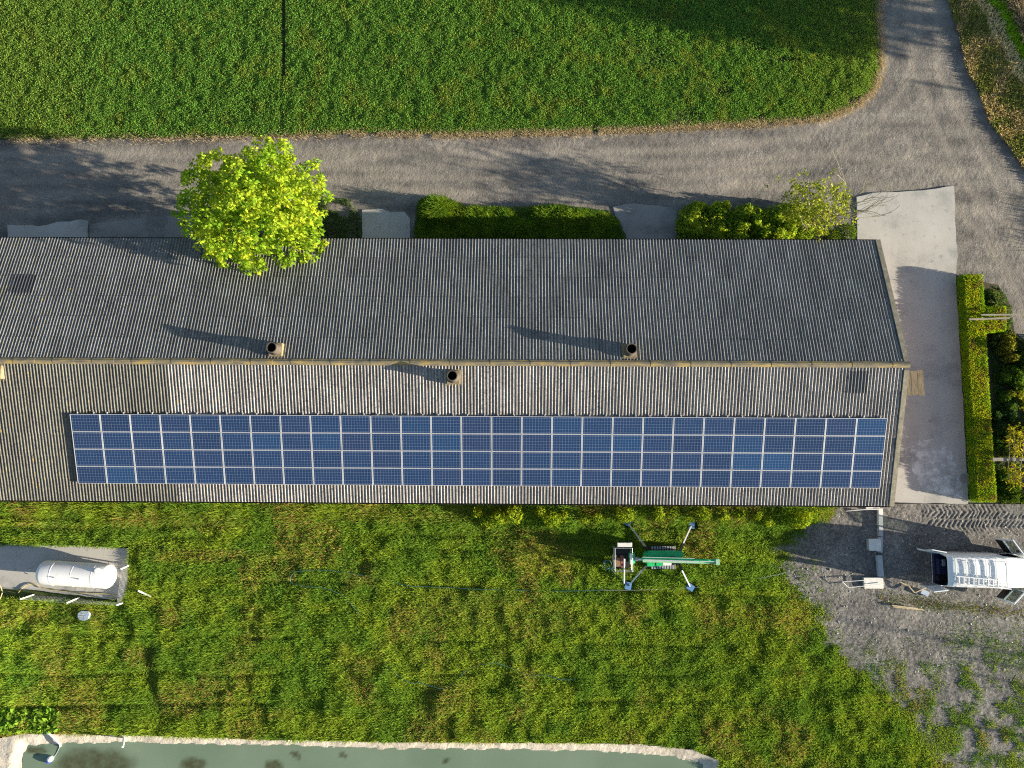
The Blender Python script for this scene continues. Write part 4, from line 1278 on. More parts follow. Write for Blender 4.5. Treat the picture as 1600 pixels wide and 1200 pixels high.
V, F, Cc = rosettes(VINE_C, 8, (0.10, 0.2), (0.20, 0.24, 0.02), (0.62, 0.56, 0.04), np.clip(RNG.normal(0.6, 0.25, len(VINE_C)), 0, 1))
mesh_obj('foliage', V, F, M_LEAF, vine, col=Cc)

# bright tree by the barn
tc = G(389, 312, 6.0)
tree = thing('broadleaf_tree', 'bright yellow green broadleaf tree leaning over the barn eave beside the road', 'tree', (tc.x, tc.y, 0))
mb = MB(); tips = []
mb.tube([(0, 0, -0.05), (0.03, 0.02, 0.8), (-0.02, 0.05, 1.8), (0.02, 0.0, 2.8)], [0.24, 0.19, 0.17, 0.15], 10)
for j in range(9):
    a = j * 2.4; e = random.uniform(0.35, 1.2)
    limb(mb, (0.02, 0, random.uniform(2.1, 2.8)), (math.cos(a) * math.cos(e), math.sin(a) * math.cos(e), math.sin(e)), random.uniform(1.5, 2.1), 0.08, 2, tips, 0.02, 0.55)
mb.build('trunk', M_BARKPALE, tree, True)
# leaf whorls over an uneven crown volume
cand = []
for k in range(4000):
    d = RNG.normal(0, 1, 3); d /= np.linalg.norm(d)
    r = RNG.uniform(0, 1) ** 0.33
    lump = 0.40 + 1.15 * float(vnoise(np.array([d[0] * 2.1 + 9]), np.array([d[1] * 2.1 + d[2] * 1.7]), 0.7, 141, 3)[0])
    p = d * r * lump * np.array([4.1, 3.4, 3.1]) + np.array([0, 0, 4.75])
    if p[2] < 1.7: continue
    if any(np.linalg.norm(p - q) < 0.52 for q in cand): continue
    cand.append(p)
    if len(cand) >= 340: break
cand = [q + RNG.normal(0, 0.24, 3) * [1, 1, 0.8] for q in cand for _ in range(5)]
tp = np.array([t[0] for t in tips if t[0].z > 2.6])
C_ = np.concatenate([np.array(cand), tp])
C_ = C_[(np.hypot(C_[:, 0] / 4.5, C_[:, 1] / 3.75) < 1)]
tipf = np.clip(0.42 + (vnoise(C_[:, 0] + 7, C_[:, 1] + C_[:, 2], 0.9, 237, 2) - 0.5) * 1.1 + RNG.normal(0, 0.22, len(C_)), 0, 1)
V, F, Cc = rosettes(C_, 15, (0.14, 0.26), (0.24, 0.45, 0.035), (0.64, 0.74, 0.06), tipf)
mesh_obj('crown', V, F, M_LEAF, tree, col=Cc)

# half bare tree at the barn's far end
tc2 = G(1268, 345, 2.2)
tree2 = thing('sparse_tree', 'half bare tree with pale spreading branches and thin yellow green leaves by the barn corner', 'tree', (tc2.x, tc2.y, 0))
mb = MB(); tips = []
mb.tube([(0, 0, -0.05), (0.05, 0.03, 0.9), (0.15, 0.05, 1.9)], [0.17, 0.14, 0.11], 9)
dirs = [(-0.9, 0.5, 0.5), (-0.4, 1.0, 0.6), (0.1, 1.1, 0.8), (0.6, 0.9, 0.7), (1.0, 0.5, 0.6), (-0.7, -0.4, 0.8), (0.2, -0.8, 0.7), (0.7, -0.5, 0.6), (0.2, 0.2, 1.2), (-0.2, 0.4, 1.2)]
for d in dirs:
    limb(mb, (0.15, 0.05, random.uniform(1.5, 1.95)), d, random.uniform(1.1, 1.5), 0.06, 2, tips, 0.03, 0.5, 5)
leafy = list(tips)
for d in ((1.3, 0.25, 0.5), (1.3, -0.05, 0.45), (1.2, 0.1, 0.6), (1.25, 0.4, 0.6)):
    bt_ = []
    limb(mb, (0.2, 0.05, random.uniform(1.6, 1.9)), d, 2.1, 0.06, 2, bt_, 0.0, 0.30, 5, 0.014)
mb.build('trunk', M_BARKPALE, tree2, True)
C_ = np.array([t[0] for t in leafy]); C_ = np.repeat(C_, 3, 0) + RNG.normal(0, 0.24, (len(C_) * 3, 3))
C_ = C_[(C_[:, 2] > 1.2)]
tipf = np.clip(RNG.normal(0.5, 0.25, len(C_)), 0, 1)
V, F, Cc = rosettes(C_, 6, (0.11, 0.2), (0.18, 0.27, 0.03), (0.54, 0.58, 0.06), tipf)
mesh_obj('crown', V, F, M_LEAF, tree2, col=Cc)

# trees standing beyond the picture whose long shade lies over the field and yard
def far_tree(x, y, r, z0, z1, lab, dens=0.32):
    t = thing('tall_tree', lab, 'tree', (x, y, 0), 0, 'tall trees beyond the canal')
    mb = MB(); mb.tube([(0, 0, -0.1), (0.1, 0.05, z0), (0, 0.1, (z0 + z1) / 2), (0, 0, z1 * 0.92)], [0.28, 0.22, 0.14, 0.04], 8)
    mb.build('trunk', M_BARK, t, True)
    n = int(9000 * dens)
    d = RNG.normal(0, 1, (n, 3)); d /= np.linalg.norm(d, axis=1)[:, None]
    rr = RNG.uniform(0, 1, n) ** 0.4
    k = (rr * (0.9 + 0.2 * vnoise(d[:, 0] * 2 + x, d[:, 1] * 2 + d[:, 2] * 2, 0.7, 151, 2)))[:, None]
    P = d * k * [r, r, (z1 - z0) / 2] + [0, 0, (z0 + z1) / 2]
    V, F, Cc = leaves(P, RNG.uniform(0.25, 0.5, n), jitter((0.06, 0.14, 0.02), n, 0.3, 0.1), None, 1.5, 0.7)
    mesh_obj('crown', V, F, M_LEAF, t, col=Cc)
e0 = G(1500, 92); tz = math.tan(SUN_EL)
ax = Vector((math.cos(SUN_AZ), math.sin(SUN_AZ), 0)); nx_ = Vector((-ax.y, ax.x, 0))
for dist, off, r, za, zb, lab in ((24.5, 2.2, 4.1, 4.9, 12.0, 'tall tree beyond the canal, nearest the road'), (31, 2.6, 4.6, 6.2, 14.5, 'tall tree beyond the canal, behind the nearest one'), (26.5, 9.5, 5.0, 6.6, 14.5, 'tall tree beyond the canal, further up the bank')):
    p = e0 + ax * dist + nx_ * off
    far_tree(p.x, p.y, r, za, zb, lab)

# slender poles beyond the picture: their long thin shade streaks the yard and the road
pole = None
for i, (a, hgt, r) in enumerate((((1425, 126), 7.0, 0.13), ((1290, 962), 9.0, 0.09), ((1475, 1020), 6.4, 0.08), ((1470, 1043), 6.0, 0.06), ((1460, 1122), 5.5, 0.08))):
    p = G(*a) + ax * (hgt / tz)
    t = thing('wooden_pole', ['tall wooden pole beside the canal', 'tall slim pole on the yard boundary', 'slim pole on the yard boundary behind the van', 'thin pole next to the slim yard pole', 'short slim pole at the garden corner'][i], 'pole', (p.x, p.y, 0), 0, 'poles along the boundary')
    mb = MB(); mb.tube([(0, 0, -0.1), (0.02, 0, hgt * 0.5), (0, 0, hgt)], [r, r * 0.85, r * 0.7], 8); mb.build('pole_shaft', M_WOODX, t)

# ---------------------------------------------------------------- gas tank with its fence
tk = thing('gas_tank', 'white cylindrical gas tank lying on a concrete slab', 'tank', (0, 0, 0))
zc = 1.0; rad = 0.70
a = G(58, 893.5, zc); b = G(182, 901.5, zc)
ctr = (a + b) / 2; L = (b - a).length - 0.25; rz = math.atan2(b.y - a.y, b.x - a.x)
tk.location = (ctr.x, ctr.y, 0.06); tk.rotation_euler = (0, 0, rz)
prof = []
for i in range(9):
    t = math.pi / 2 * i / 8; prof.append((-L / 2 + 0.42 * (1 - math.sin(t)), max(0.002, rad * math.sin(t) if i else 0.002)))
prof = [(-L / 2 + 0.42 * (1 - math.cos(t)), max(0.002, rad * math.sin(t))) for t in np.linspace(0, math.pi / 2, 9)]
prof += [(x_, rad) for x_ in (-1.25, -1.245)] + [(x_, rad + 0.008) for x_ in (-1.24, -1.21)] + [(-1.205, rad), (0.0, rad), (0.005, rad + 0.006), (0.03, rad + 0.006), (0.035, rad), (1.2, rad), (1.205, rad + 0.006), (1.235, rad + 0.006), (1.24, rad)]
prof += [(-p[0], p[1]) for p in reversed(prof[:9])]
mb = MB(); mb.revolve(prof, 40, Matrix.Translation((0, 0, zc - 0.06))); mb.build('vessel', M_TANK, tk, True)
mb = MB()
for xs in (-1.3, 1.3):
    mb.box((xs, 0, 0.16), (0.22, 1.1, 0.32), bev=0.01)
mb.build('saddle', M_BLOCK, tk)
for xs in (-0.9, 0.55):
    mb = MB(); mb.box((xs, -0.12, zc - 0.06 + rad + 0.02), (0.2, 0.03, 0.12), bev=0.008); mb.build('lifting_lug', M_STEEL, tk)
mb = MB(); mb.cyl((1.55, 0.42, zc - 0.06 + 0.55), 0.14, 0.16, 16); mb.cyl((1.55, 0.42, zc - 0.06 + 0.71), 0.10, 0.05, 16); mb.build('valve_dome', M_WHITE, tk, True)
mb = MB(); mb.cyl((-L / 2 + 0.28, 0.16, zc - 0.06 + 0.42), 0.10, 0.12, 12); mb.build('filler_cap', M_BLUE, tk, True)
mb = MB(); mb.tube([(-L / 2 - 0.05, 0.1, 0.55), (-L / 2 - 0.45, 0.12, 0.6), (-L / 2 - 1.05, 0.02, 0.62), (-L / 2 - 1.1, -0.18, 0.6), (-L / 2 - 0.9, -0.22, 0.6)], 0.028, 8)
mb.tube([(-L / 2 - 1.05, 0.02, 0.62), (-L / 2 - 1.05, 0.02, 0)], 0.028, 8); mb.tube([(-L / 2 - 0.45, 0.12, 0.6), (-L / 2 - 0.45, 0.12, 0)], 0.024, 8)
mb.build('guard_rail', M_STEEL, tk, True)
mb = MB(); mb.tube([(-L / 2 + 0.1, -0.1, 0.75), (-L / 2 - 0.2, -0.14, 0.6), (-L / 2 - 0.25, -0.15, 0.0)], 0.03, 8); mb.box((-L / 2 - 0.2, -0.1, 0.6), (0.16, 0.14, 0.16), bev=0.02); mb.build('pipe', M_DARK, tk)

fence = thing('wire_fence', 'low wire fence on short white posts round the tank slab', 'fence', G(110, 930, 0))
o0 = Vector(fence.location); posts = []
for bx, by, tx, ty in ((204, 882, 189, 889), (195, 941, 182, 945.5), (123, 934, 104, 942.5), (52, 929.5, 31, 936.5)):
    h_ = 0.85
    mb = MB(); a = G(bx, by, 0.02) - o0; b = G(tx, ty, h_) - o0
    mb.bar((a.x, a.y, -0.05), b, 0.07, 0.07); mb.build('post', M_WHITE, fence); posts.append((a, b))
mb = MB(); mb.bar(G(216, 923, 0.45) - o0, G(237, 932.5, 0.25) - o0, 0.08, 0.08)
tag(mb.build('post', M_WHITE, fence), 'fallen white post lying in the grass')
mb = MB()
for (a0, b0), (a1, b1) in zip(posts[:-1], posts[1:]):
    for t in np.linspace(0.08, 0.95, 7):
        p = a0.lerp(b0, t); q = a1.lerp(b1, t); mb.tube([p, p.lerp(q, 0.5) - Vector((0, 0, 0.02)), q], 0.004, 3)
    m_ = int((a1 - a0).length / 0.16)
    for i in range(m_):
        mb.tube([a0.lerp(a1, i / m_), b0.lerp(b1, i / m_)], 0.003, 3)
mb.build('wire_mesh', M_STEEL, fence)
def hose(name, pts, r, mat, lab, cat, z=0.06, wig=0.0):
    P = [G(a, b, 0) for a, b in pts]
    out = []
    for i in range(len(P) - 1):
        p0 = P[max(i - 1, 0)]; p1 = P[i]; p2 = P[i + 1]; p3 = P[min(i + 2, len(P) - 1)]
        k = max(2, int((p2 - p1).length / 0.25))
        for j in range(k):
            t = j / k
            q = 0.5 * ((2 * p1) + (-p0 + p2) * t + (2 * p0 - 5 * p1 + 4 * p2 - p3) * t * t + (-p0 + 3 * p1 - 3 * p2 + p3) * t ** 3)
            zz_ = z + wig * (float(vnoise(np.array([q.x]), np.array([q.y]), 0.8, 161)[0]))
            out.append((q.x + random.gauss(0, 0.012), q.y + random.gauss(0, 0.012), zz_))
    mb = MB(); mb.tube(out, r, 6)
    return tag(mb.build(name, mat, None, True), lab, cat)
hose('rope_coil', [(30, 926), (42, 914), (56, 912), (66, 918), (90, 922), (130, 926), (160, 927), (180, 930), (184, 935), (176, 936), (172, 932)], 0.03, M_ROPE, 'straw coloured rope looping along the edge of the tank slab', 'rope', 0.12)
hose('dead_vine', [(2, 930), (0, 918), (6, 914), (9, 924), (4, 938), (0, 950)], 0.03, M_ROPE, 'loop of dry vine in the grass at the left picture edge', 'vine', 0.3)
hose('garden_hose', [(940, 921), (880, 922), (770, 920), (700, 917), (640, 914), (610, 907), (570, 898), (520, 891), (475, 890), (458, 897), (456, 908), (475, 914), (510, 918), (535, 928), (548, 940), (560, 955), (575, 978), (590, 1010), (605, 1035), (628, 1058), (645, 1066), (655, 1064), (680, 1072), (700, 1072), (715, 1060), (735, 1042), (760, 1036), (775, 1034), (800, 1042), (825, 1054), (850, 1052), (880, 1060), (905, 1056)],
     0.02, M_HOSE, 'dark green hose trailing in loops across the rough grass', 'hose', 0.20, 0.14)
hose('pale_line', [(935, 921), (985, 921), (1040, 919), (1085, 917), (1130, 913), (1180, 903), (1230, 893)], 0.011, M_STEEL, 'thin pale line running past the feet of the lift', 'line', 0.20, 0.10)
tb = thing('plastic_tub', 'grey blue plastic tub half sunk in grass below the tank', 'tub', G(133, 961, 0.25))
mb = MB()
for i in range(1):
    ang = np.linspace(0.3, 5.6, 11)
    ring = [(0.36 * math.cos(t), 0.30 * math.sin(t)) for t in ang]
    mb.prism(ring, -0.2, 0.16)
mb.build('tub_body', M_BUCKET, tb)
mb = MB(); mb.box((0.02, 0.28, 0.12), (0.5, 0.06, 0.08), bev=0.01); mb.build('tub_rim', M_DARK, tb)

# big leaved plants by the pond corner
Pl = thing('broadleaf_plant', 'cluster of very large leaved plants by the pond corner', 'plant', G(45, 1128, 0))
o0 = Vector(Pl.location); LV = []; 
n = 700
pxs = RNG.uniform(-60, 92, n); pys = RNG.uniform(1108, 1145, n)
Cl = np.array([tuple(G(a, b, 0.18 + RNG.uniform(0, 0.2)) - o0) for a, b in zip(pxs, pys)])
V, F, Cc = leaves(Cl, RNG.uniform(0.22, 0.5, n), jitter((0.22, 0.38, 0.04), n, 0.3, 0.08), None, 0.45, 0.42)
mesh_obj('foliage', V, F, M_LEAF, Pl, col=Cc)
mb = MB()
for c in Cl[::7]: mb.tube([(c[0], c[1], -0.02), (c[0], c[1], c[2])], 0.012, 5)
mb.build('stem', M_HOSE, Pl)

# pond fittings
pp = thing('inlet_pipe', 'white bent plastic pipe running from the bank into the pond', 'pipe', G(85, 1155, 0))
o0 = Vector(pp.location)
mb = MB(); mb.tube([G(72, 1143, 0.28) - o0, G(78, 1148, 0.32) - o0, G(90, 1158, 0.30) - o0, G(94, 1163, 0.25) - o0, G(94, 1166, 0.05) - o0], 0.055, 10); mb.build('pipe_run', M_WHITE, pp, True)
mb = MB(); mb.tube([G(94, 1166, 0.05) - o0, G(89, 1176, 0.04) - o0, G(84, 1184, 0.04) - o0], 0.015, 6); mb.build('float_line', M_STEEL, pp)
fl = thing('pond_float', 'blue and white float resting on the pond water', 'float', G(78, 1187, 0.035))
fl.rotation_euler = (0, 0, 0.9)
mb = MB(); mb.revolve([(0.0, 0.15), (0.08, 0.16), (0.2, 0.13), (0.27, 0.05), (0.28, 0.002)], 16, Matrix.Translation((0, 0, 0.06))); mb.build('float_shell', M_WHITE, fl, True)
M_FBLUE = paint('float_blue', (0.04, 0.09, 0.42), 0.4)
mb = MB(); mb.revolve([(-0.2, 0.002), (-0.19, 0.08), (-0.1, 0.145), (0.0, 0.15)], 16, Matrix.Translation((0, 0, 0.06))); mb.build('float_base', M_FBLUE, fl, True)
pt = thing('white_post', 'short white post leaning out over the pond edge', 'post', G(190, 1152, 0.2))
o0 = Vector(pt.location); mb = MB(); mb.tube([(0, 0, -0.25), G(192, 1167, 0.95) - o0], 0.06, 10); mb.build('post_shaft', M_WHITE, pt)
mb = MB(); mb.box((-0.12, 0.08, 0.0), (0.22, 0.16, 0.1), bev=0.01); mb.build('post_foot', M_DARK, pt)

# manhole cover
mh = thing('manhole_cover', 'round concrete manhole cover set in the pavement near the clipped hedge', 'manhole cover', MANHOLE)
mb = MB()
mb.add(*(lambda n_: ([(0.30 * math.cos(6.2832 * i / n_), 0.30 * math.sin(6.2832 * i / n_), 0.004) for i in range(n_)] + [(0, 0, 0.006)], [(i, (i + 1) % n_, n_) for i in range(n_)]))(28))
mb.build('cover', M_CONC_WORN, mh)
mb = MB(); mb.revolve([(0.0, 0.31), (0.006, 0.31), (0.006, 0.36), (0.0, 0.36)], 28, Matrix.Rotation(-math.pi / 2, 4, 'Y')); mb.build('cover_ring', M_BLOCK, mh)

# ---------------------------------------------------------------- spider lift
LZ = 0.0
lift = thing('spider_lift', 'green tracked spider lift standing on four blue footed outriggers in the grass', 'access lift', G(1035, 872, 0), 0.0)
o0 = Vector(lift.location)
def LP(px, py, z): return G(px, py, z) - o0
for yy, lb in ((856, 'n'), (885, 's')):
    mb = MB(); a = LP(1013, yy, 0.35); b = LP(1056, yy, 0.35)
    n_ = 26; pr = []
    Lx = b.x - a.x; r = 0.21
    for t in np.linspace(math.pi / 2, 3 * math.pi / 2, 9): pr.append((a.x + r + r * math.cos(t), 0.30 + r * math.sin(t)))
    for t in np.linspace(-math.pi / 2, math.pi / 2, 9): pr.append((b.x - r + r * math.cos(t), 0.30 + r * math.sin(t)))
    m_ = len(pr); w = 0.13; yc = (a.y + b.y) / 2
    mb.add([(p[0], yc - w, p[1]) for p in pr] + [(p[0], yc + w, p[1]) for p in pr], [(i, (i + 1) % m_, m_ + (i + 1) % m_, m_ + i) for i in range(m_)] + [tuple(range(m_)), tuple(range(2 * m_ - 1, m_ - 1, -1))])
    for i in range(16):
        x_ = a.x + 0.15 + (Lx - 0.3) * i / 15
        mb.box((x_, yc, 0.52), (0.045, 0.27, 0.03)); mb.box((x_, yc, 0.085), (0.045, 0.27, 0.03))
    mb.build('track', M_RUBBER, lift)
    mb = MB()
    for i in range(9):
        x_ = a.x + 0.2 + (Lx - 0.4) * i / 8; mb.box((x_, yc, 0.55), (0.10, 0.22, 0.012))
    mb.build('track_guard', M_STEEL, lift)
mb = MB(); mb.box(LP(1036, 870, 0.65), (1.75, 0.85, 0.35), bev=0.05); mb.box(LP(1036, 870, 0.4), (1.3, 0.5, 0.3)); mb.build('chassis', M_DARK, lift)
mb = MB(); mb.box(LP(1038, 866, 1.05), (2.15, 0.42, 0.5), bev=0.08); mb.box(LP(1012, 866, 1.0), (0.5, 0.34, 0.4), bev=0.06); mb.build('engine_cover', M_GREEN, lift)
mb = MB(); mb.box(LP(1016, 881, 0.95), (0.45, 0.25, 0.35), bev=0.03); mb.box(LP(1030, 881, 0.95), (0.45, 0.22, 0.3), bev=0.03); mb.build('control_box', M_GREEN, lift)
mb = MB(); mb.box(LP(1042, 880, 1.3), (0.50, 0.24, 0.14), bev=0.02); mb.build('battery_box', M_WHITE, lift)
# boom stack
mb = MB()
a = LP(1003, 872.5, 1.62); b = LP(1119, 876.5, 1.62)
mb.bar(a, b, 0.17, 0.2, bev=0.015); mb.build('boom', M_GREEN, lift)
mb = MB(); mb.bar(LP(1004, 876.5, 1.50), LP(1121, 879.2, 1.50), 0.13, 0.16, bev=0.01); mb.build('boom', M_GREENP, lift)
mb = MB(); mb.bar(LP(1006, 874.6, 1.80), LP(1092, 877.5, 1.80), 0.06, 0.05); mb.bar(LP(1004, 870.5, 1.76), LP(1085, 872.5, 1.76), 0.03, 0.03); mb.bar(LP(1094, 877, 1.80), LP(1116, 877.6, 1.80), 0.05, 0.03); mb.build('hose_guide', M_ALU, lift)
mb = MB(); mb.box(LP(1120, 877.5, 1.6), (0.24, 0.36, 0.36), bev=0.03); mb.build('boom_end', M_GREENP, lift)
mb = MB(); mb.cyl(LP(1050, 874, 1.2), 0.2, 0.3, 16); mb.bar(LP(1092, 875, 1.5), LP(1062, 873, 0.9), 0.09, 0.09); mb.build('turret', M_DARK, lift)
# outriggers
for (x0, y0, x1, y1) in ((1013, 861, 982, 818), (1062, 861, 1080, 822), (1013, 880, 983, 914), (1060, 880, 1078, 916)):
    a = LP(x0, y0, 0.85); kx = LP(x0 + (x1 - x0) * 0.32, y0 + (y1 - y0) * 0.32, 1.0); b = LP(x1, y1, 0.32)
    lg = bpy.data.objects.new('outrigger', None); COL.objects.link(lg); lg.parent = lift
    mb = MB(); mb.bar(a, kx, 0.13, 0.16); mb.build('leg_arm', M_DARK, lg)
    mb = MB(); mb.bar(a.lerp(kx, 0.9), b, 0.075, 0.085); mb.build('leg_ram', M_ALU, lg)
    mb = MB(); mb.cyl((b.x, b.y, 0.10), 0.07, 0.22, 12); mb.build('ankle', M_DARK, lg, True)
    mb = MB(); f_ = Vector((b.x, b.y, 0.0))
    d = (b - a); d.z = 0; d.normalize()
    mb.box((b.x + d.x * 0.08, b.y + d.y * 0.08, 0.26), (0.44, 0.38, 0.07), rz=math.atan2(d.y, d.x) + 0.5, bev=0.02); mb.build('foot_pad', M_BLUE, lg)
# basket with its tools
bk = bpy.data.objects.new('basket', None); COL.objects.link(bk); bk.parent = lift
zf = 0.45
c0 = LP(957, 853, zf); c1 = LP(984, 889, zf)
xc, yc = (c0.x + c1.x) / 2, (c0.y + c1.y) / 2; wx_, wy_ = c1.x - c0.x, c0.y - c1.y
mb = MB(); mb.box((xc, yc, zf), (wx_ * 0.92, wy_ * 0.95, 0.05)); mb.box((xc, yc, zf + 0.12), (wx_ * 0.92, wy_ * 0.95, 0.015)); mb.build('basket_floor', M_DARK, bk)
mb = MB()
for zz_ in (0.55, 1.1):
    q = [(xc - wx_ / 2, yc - wy_ / 2), (xc + wx_ / 2, yc - wy_ / 2), (xc + wx_ / 2, yc + wy_ / 2), (xc - wx_ / 2, yc + wy_ / 2)]
    mb.tube([(x_, y_, zf + zz_) for x_, y_ in q], 0.022, 7, closed=True)
for x_, y_ in q + [(xc, q[0][1]), (xc, q[2][1]), (xc - wx_ / 2, yc)]:
    mb.tube([(x_, y_, zf), (x_, y_, zf + 1.1)], 0.02, 7)
mb.build('basket_rail', M_STEEL, bk)
mb = MB(); mb.box((xc + wx_ / 2 + 0.05, LP(980, 872, 1.1).y, 0.95), (0.28, 0.62, 0.75), bev=0.04); mb.build('basket_mount', M_GREEN, bk)
mb = MB(); mb.box(LP(986.5, 873, 1.35), (0.17, 0.62, 0.12), bev=0.02); mb.build('control_panel', M_WHITE, bk)
mb = MB(); mb.tube([LP(987, 873, 1.2), LP(995, 874, 1.25), LP(1004, 874, 1.45)], 0.07, 8); mb.box(LP(995, 873.5, 1.3), (0.2, 0.22, 0.16), bev=0.02); mb.build('jib_link', M_STEEL, lift)
wb = tag(MB().box(G(976, 851, 1.62), (0.86, 0.24, 0.12), bev=0.02).build('foam_block', M_WSLAB), 'white oblong block balanced on the lift basket rail', 'block')
wl = tag(MB().tube([G(975.5, 873, 1.6), G(975, 911, 1.15)], 0.045, 10).build('white_pole', M_WHITE, None, True), 'white pole slung from the lift basket over the grass', 'pole')
tag(MB().box(G(964, 878, zf + 0.3), (0.34, 0.5, 0.32), rz=0.1, bev=0.01).build('cardboard_box', M_BROWN), 'brown box standing in the lift basket', 'box')
tag(MB().box(G(960, 872, zf + 0.22), (0.28, 0.36, 0.2), rz=-0.1, bev=0.01).build('wooden_crate', M_LATH), 'pale wooden box in the lift basket corner', 'box')
tag(MB().box(G(972, 877, zf + 0.25), (0.22, 0.7, 0.22), rz=0.05, bev=0.02).build('tool_case', M_REDBROWN), 'dark red tool case lying in the lift basket', 'case')
mb = MB()
for k in range(4):
    cc = G(949 + k * 0.7, 882 + k * 0.6, 0.85 - 0.05 * k)
    mb.tube([(cc.x + 0.24 * math.cos(t), cc.y + 0.24 * math.sin(t), cc.z + 0.06 * math.sin(2 * t + k)) for t in np.linspace(0, 6.28, 20)[:-1]], 0.022, 6, closed=True)
mb.tube([G(953, 886, 0.7), G(958, 893, 0.5), G(966, 901, 0.35), G(972, 906, 0.3)], 0.016, 6)
tag(mb.build('hose_coil', M_HOSE, None, True), 'coiled teal hose hanging off the lift basket corner', 'hose')

# ---------------------------------------------------------------- van
VZ = 2.0
rr_ = G(1482, 893, VZ)
van = thing('white_van', 'white panel van with all its doors open, rack and ladder on the roof', 'van', (rr_.x, rr_.y, 0), -0.02)
VL, VW = 5.4, 0.97
secs = [  # x, half width low, half width at roof, floor z, roof z, shoulder
    (0.0, 0.95, 0.82, 0.35, 1.93), (0.3, 0.97, 0.85, 0.33, 1.98), (1.5, 0.97, 0.86, 0.33, 2.0), (3.2, 0.97, 0.86, 0.33, 2.0), (3.35, 0.97, 0.855, 0.33, 2.0), (4.34, 0.96, 0.82, 0.33, 1.95),
    (4.52, 0.95, 0.80, 0.33, 1.88), (5.12, 0.94, 0.80, 0.33, 1.22), (5.6, 0.88, 0.72, 0.33, 1.05), (5.88, 0.76, 0.62, 0.36, 0.85), (5.9, 0.70, 0.55, 0.42, 0.62)]
def vprof(s_):
    x_, wl_, wr, zb, zr = s_
    sh = min(1.12, zb + (zr - zb) * 0.6)
    half = [(wl_ * 0.93, zb), (wl_, zb + 0.18), (wl_, sh), (wr + 0.03, zr - 0.16), (wr - 0.03, zr - 0.05), (wr - 0.16, zr - 0.005), (wr * 0.4, zr + 0.015)]
    return [(x_, y_, z_) for y_, z_ in half] + [(x_, -y_, z_) for y_, z_ in reversed(half)]
vs = []; fs = []
for s_ in secs: vs += vprof(s_)
k = 14
glass_f = []
for i in range(len(secs) - 1):
    for j in range(k - 1):
        f = (i * k + j, i * k + j + 1, (i + 1) * k + j + 1, (i + 1) * k + j)
        if i == 4 and j in (0, 1, 2, 10, 11, 12): continue       # front door openings
        if i == 6 and j in (5, 6, 7): glass_f.append(f); continue   # windscreen
        fs.append(f)
    fs.append((i * k + k - 1, i * k, (i + 1) * k, (i + 1) * k + k - 1))
fs.append(tuple((len(secs) - 1) * k + j for j in range(k)))
mb = MB(); mb.add(vs, fs)
body = mb.build('body', M_VAN, van, True, mats=[M_VAN, M_VAN_IN])
so = body.modifiers.new('wall', 'SOLIDIFY'); so.thickness = 0.045; so.offset = -1; so.material_offset = 1; so.material_offset_rim = 0
mb = MB(); mb.add([Vector(v) for v in vs], glass_f); mb.build('windscreen', M_GLASS, van)
mb = MB(); mb.box((1.7, 0, 0.52), (3.3, 1.70, 0.05)); mb.box((3.28, 0, 1.1), (0.04, 1.66, 1.3)); mb.build('cargo_floor', M_VAN_IN, van)
for yy in (0.45, -0.45):
    mb = MB(); mb.box((3.7, yy, 0.75), (0.5, 0.5, 0.25), bev=0.06); mb.box((3.47, yy, 1.15), (0.16, 0.48, 0.7), bev=0.06); mb.build('seat', M_DARK, van)
mb = MB(); mb.box((4.6, 0, 1.05), (0.4, 1.6, 0.25), bev=0.06); mb.build('dashboard', M_DARK, van)
for x_, y_ in ((0.95, 0.86), (0.95, -0.86), (4.95, 0.86), (4.95, -0.86)):
    wh = bpy.data.objects.new('wheel', None); COL.objects.link(wh); wh.parent = van; wh.location = (x_, y_, 0.33)
    mb = MB(); Mr = Matrix.Rotation(math.pi / 2, 4, 'Z'); mb.revolve([(-0.10, 0.2), (-0.11, 0.30), (-0.08, 0.33), (0.08, 0.33), (0.11, 0.30), (0.10, 0.2)], 24, Mr); mb.build('tyre', M_RUBBER, wh, True)
    mb = MB(); mb.revolve([(-0.06, 0.002), (-0.07, 0.2), (0.07, 0.2), (0.06, 0.002)], 24, Mr); mb.build('rim', M_STEEL, wh, True)
def door(name, hinge, ang, w, z0, z1, win, sgn, taper=0.10, lab=None):
    """door leaf hinged at hinge (x,y), pointing along ang; frame with window hole"""
    e = bpy.data.objects.new(name, None); COL.objects.link(e); e.parent = van
    e.location = (hinge[0], hinge[1], 0); e.rotation_euler = (0, 0, ang)
    if lab: tag(e, lab)
    lean = lambda z: -sgn * 0.0 - sgn * max(0, z - 1.12) / (z1 - 1.12) * taper
    def slab(x0, x1, za, zb, t=0.05, mbx=None):
        vs_ = []
        for x_ in (x0, x1):
            for z_ in (za, zb):
                for s2 in (-t / 2, t / 2): vs_.append((x_, lean(z_) + s2, z_))
        mbx.add(vs_, [(0, 1, 3, 2), (4, 6, 7, 5), (0, 4, 5, 1), (2, 3, 7, 6), (0, 2, 6, 4), (1, 5, 7, 3)])
    mb = MB()
    slab(0, w, z0, 1.12, 0.07, mb)
    fr = 0.09
    slab(0, fr, 1.12, z1, 0.05, mb); slab(w - fr, w, 1.12, z1, 0.05, mb); slab(fr, w - fr, z1 - 0.08, z1, 0.05, mb)
    mb.build('door_panel', M_VAN, e)
    mb = MB(); slab(fr, w - fr, 1.12, z1 - 0.08, 0.012, mb); mb.build('door_window', M_CLEAR if win else M_VAN, e)
    mb = MB(); mb.box((w * 0.5, sgn * 0.055, (z0 + 1.12) / 2), (w * 0.86, 0.03, (1.12 - z0) * 0.8)); mb.build('door_trim', M_DARK if win else M_STEEL, e)
    return e
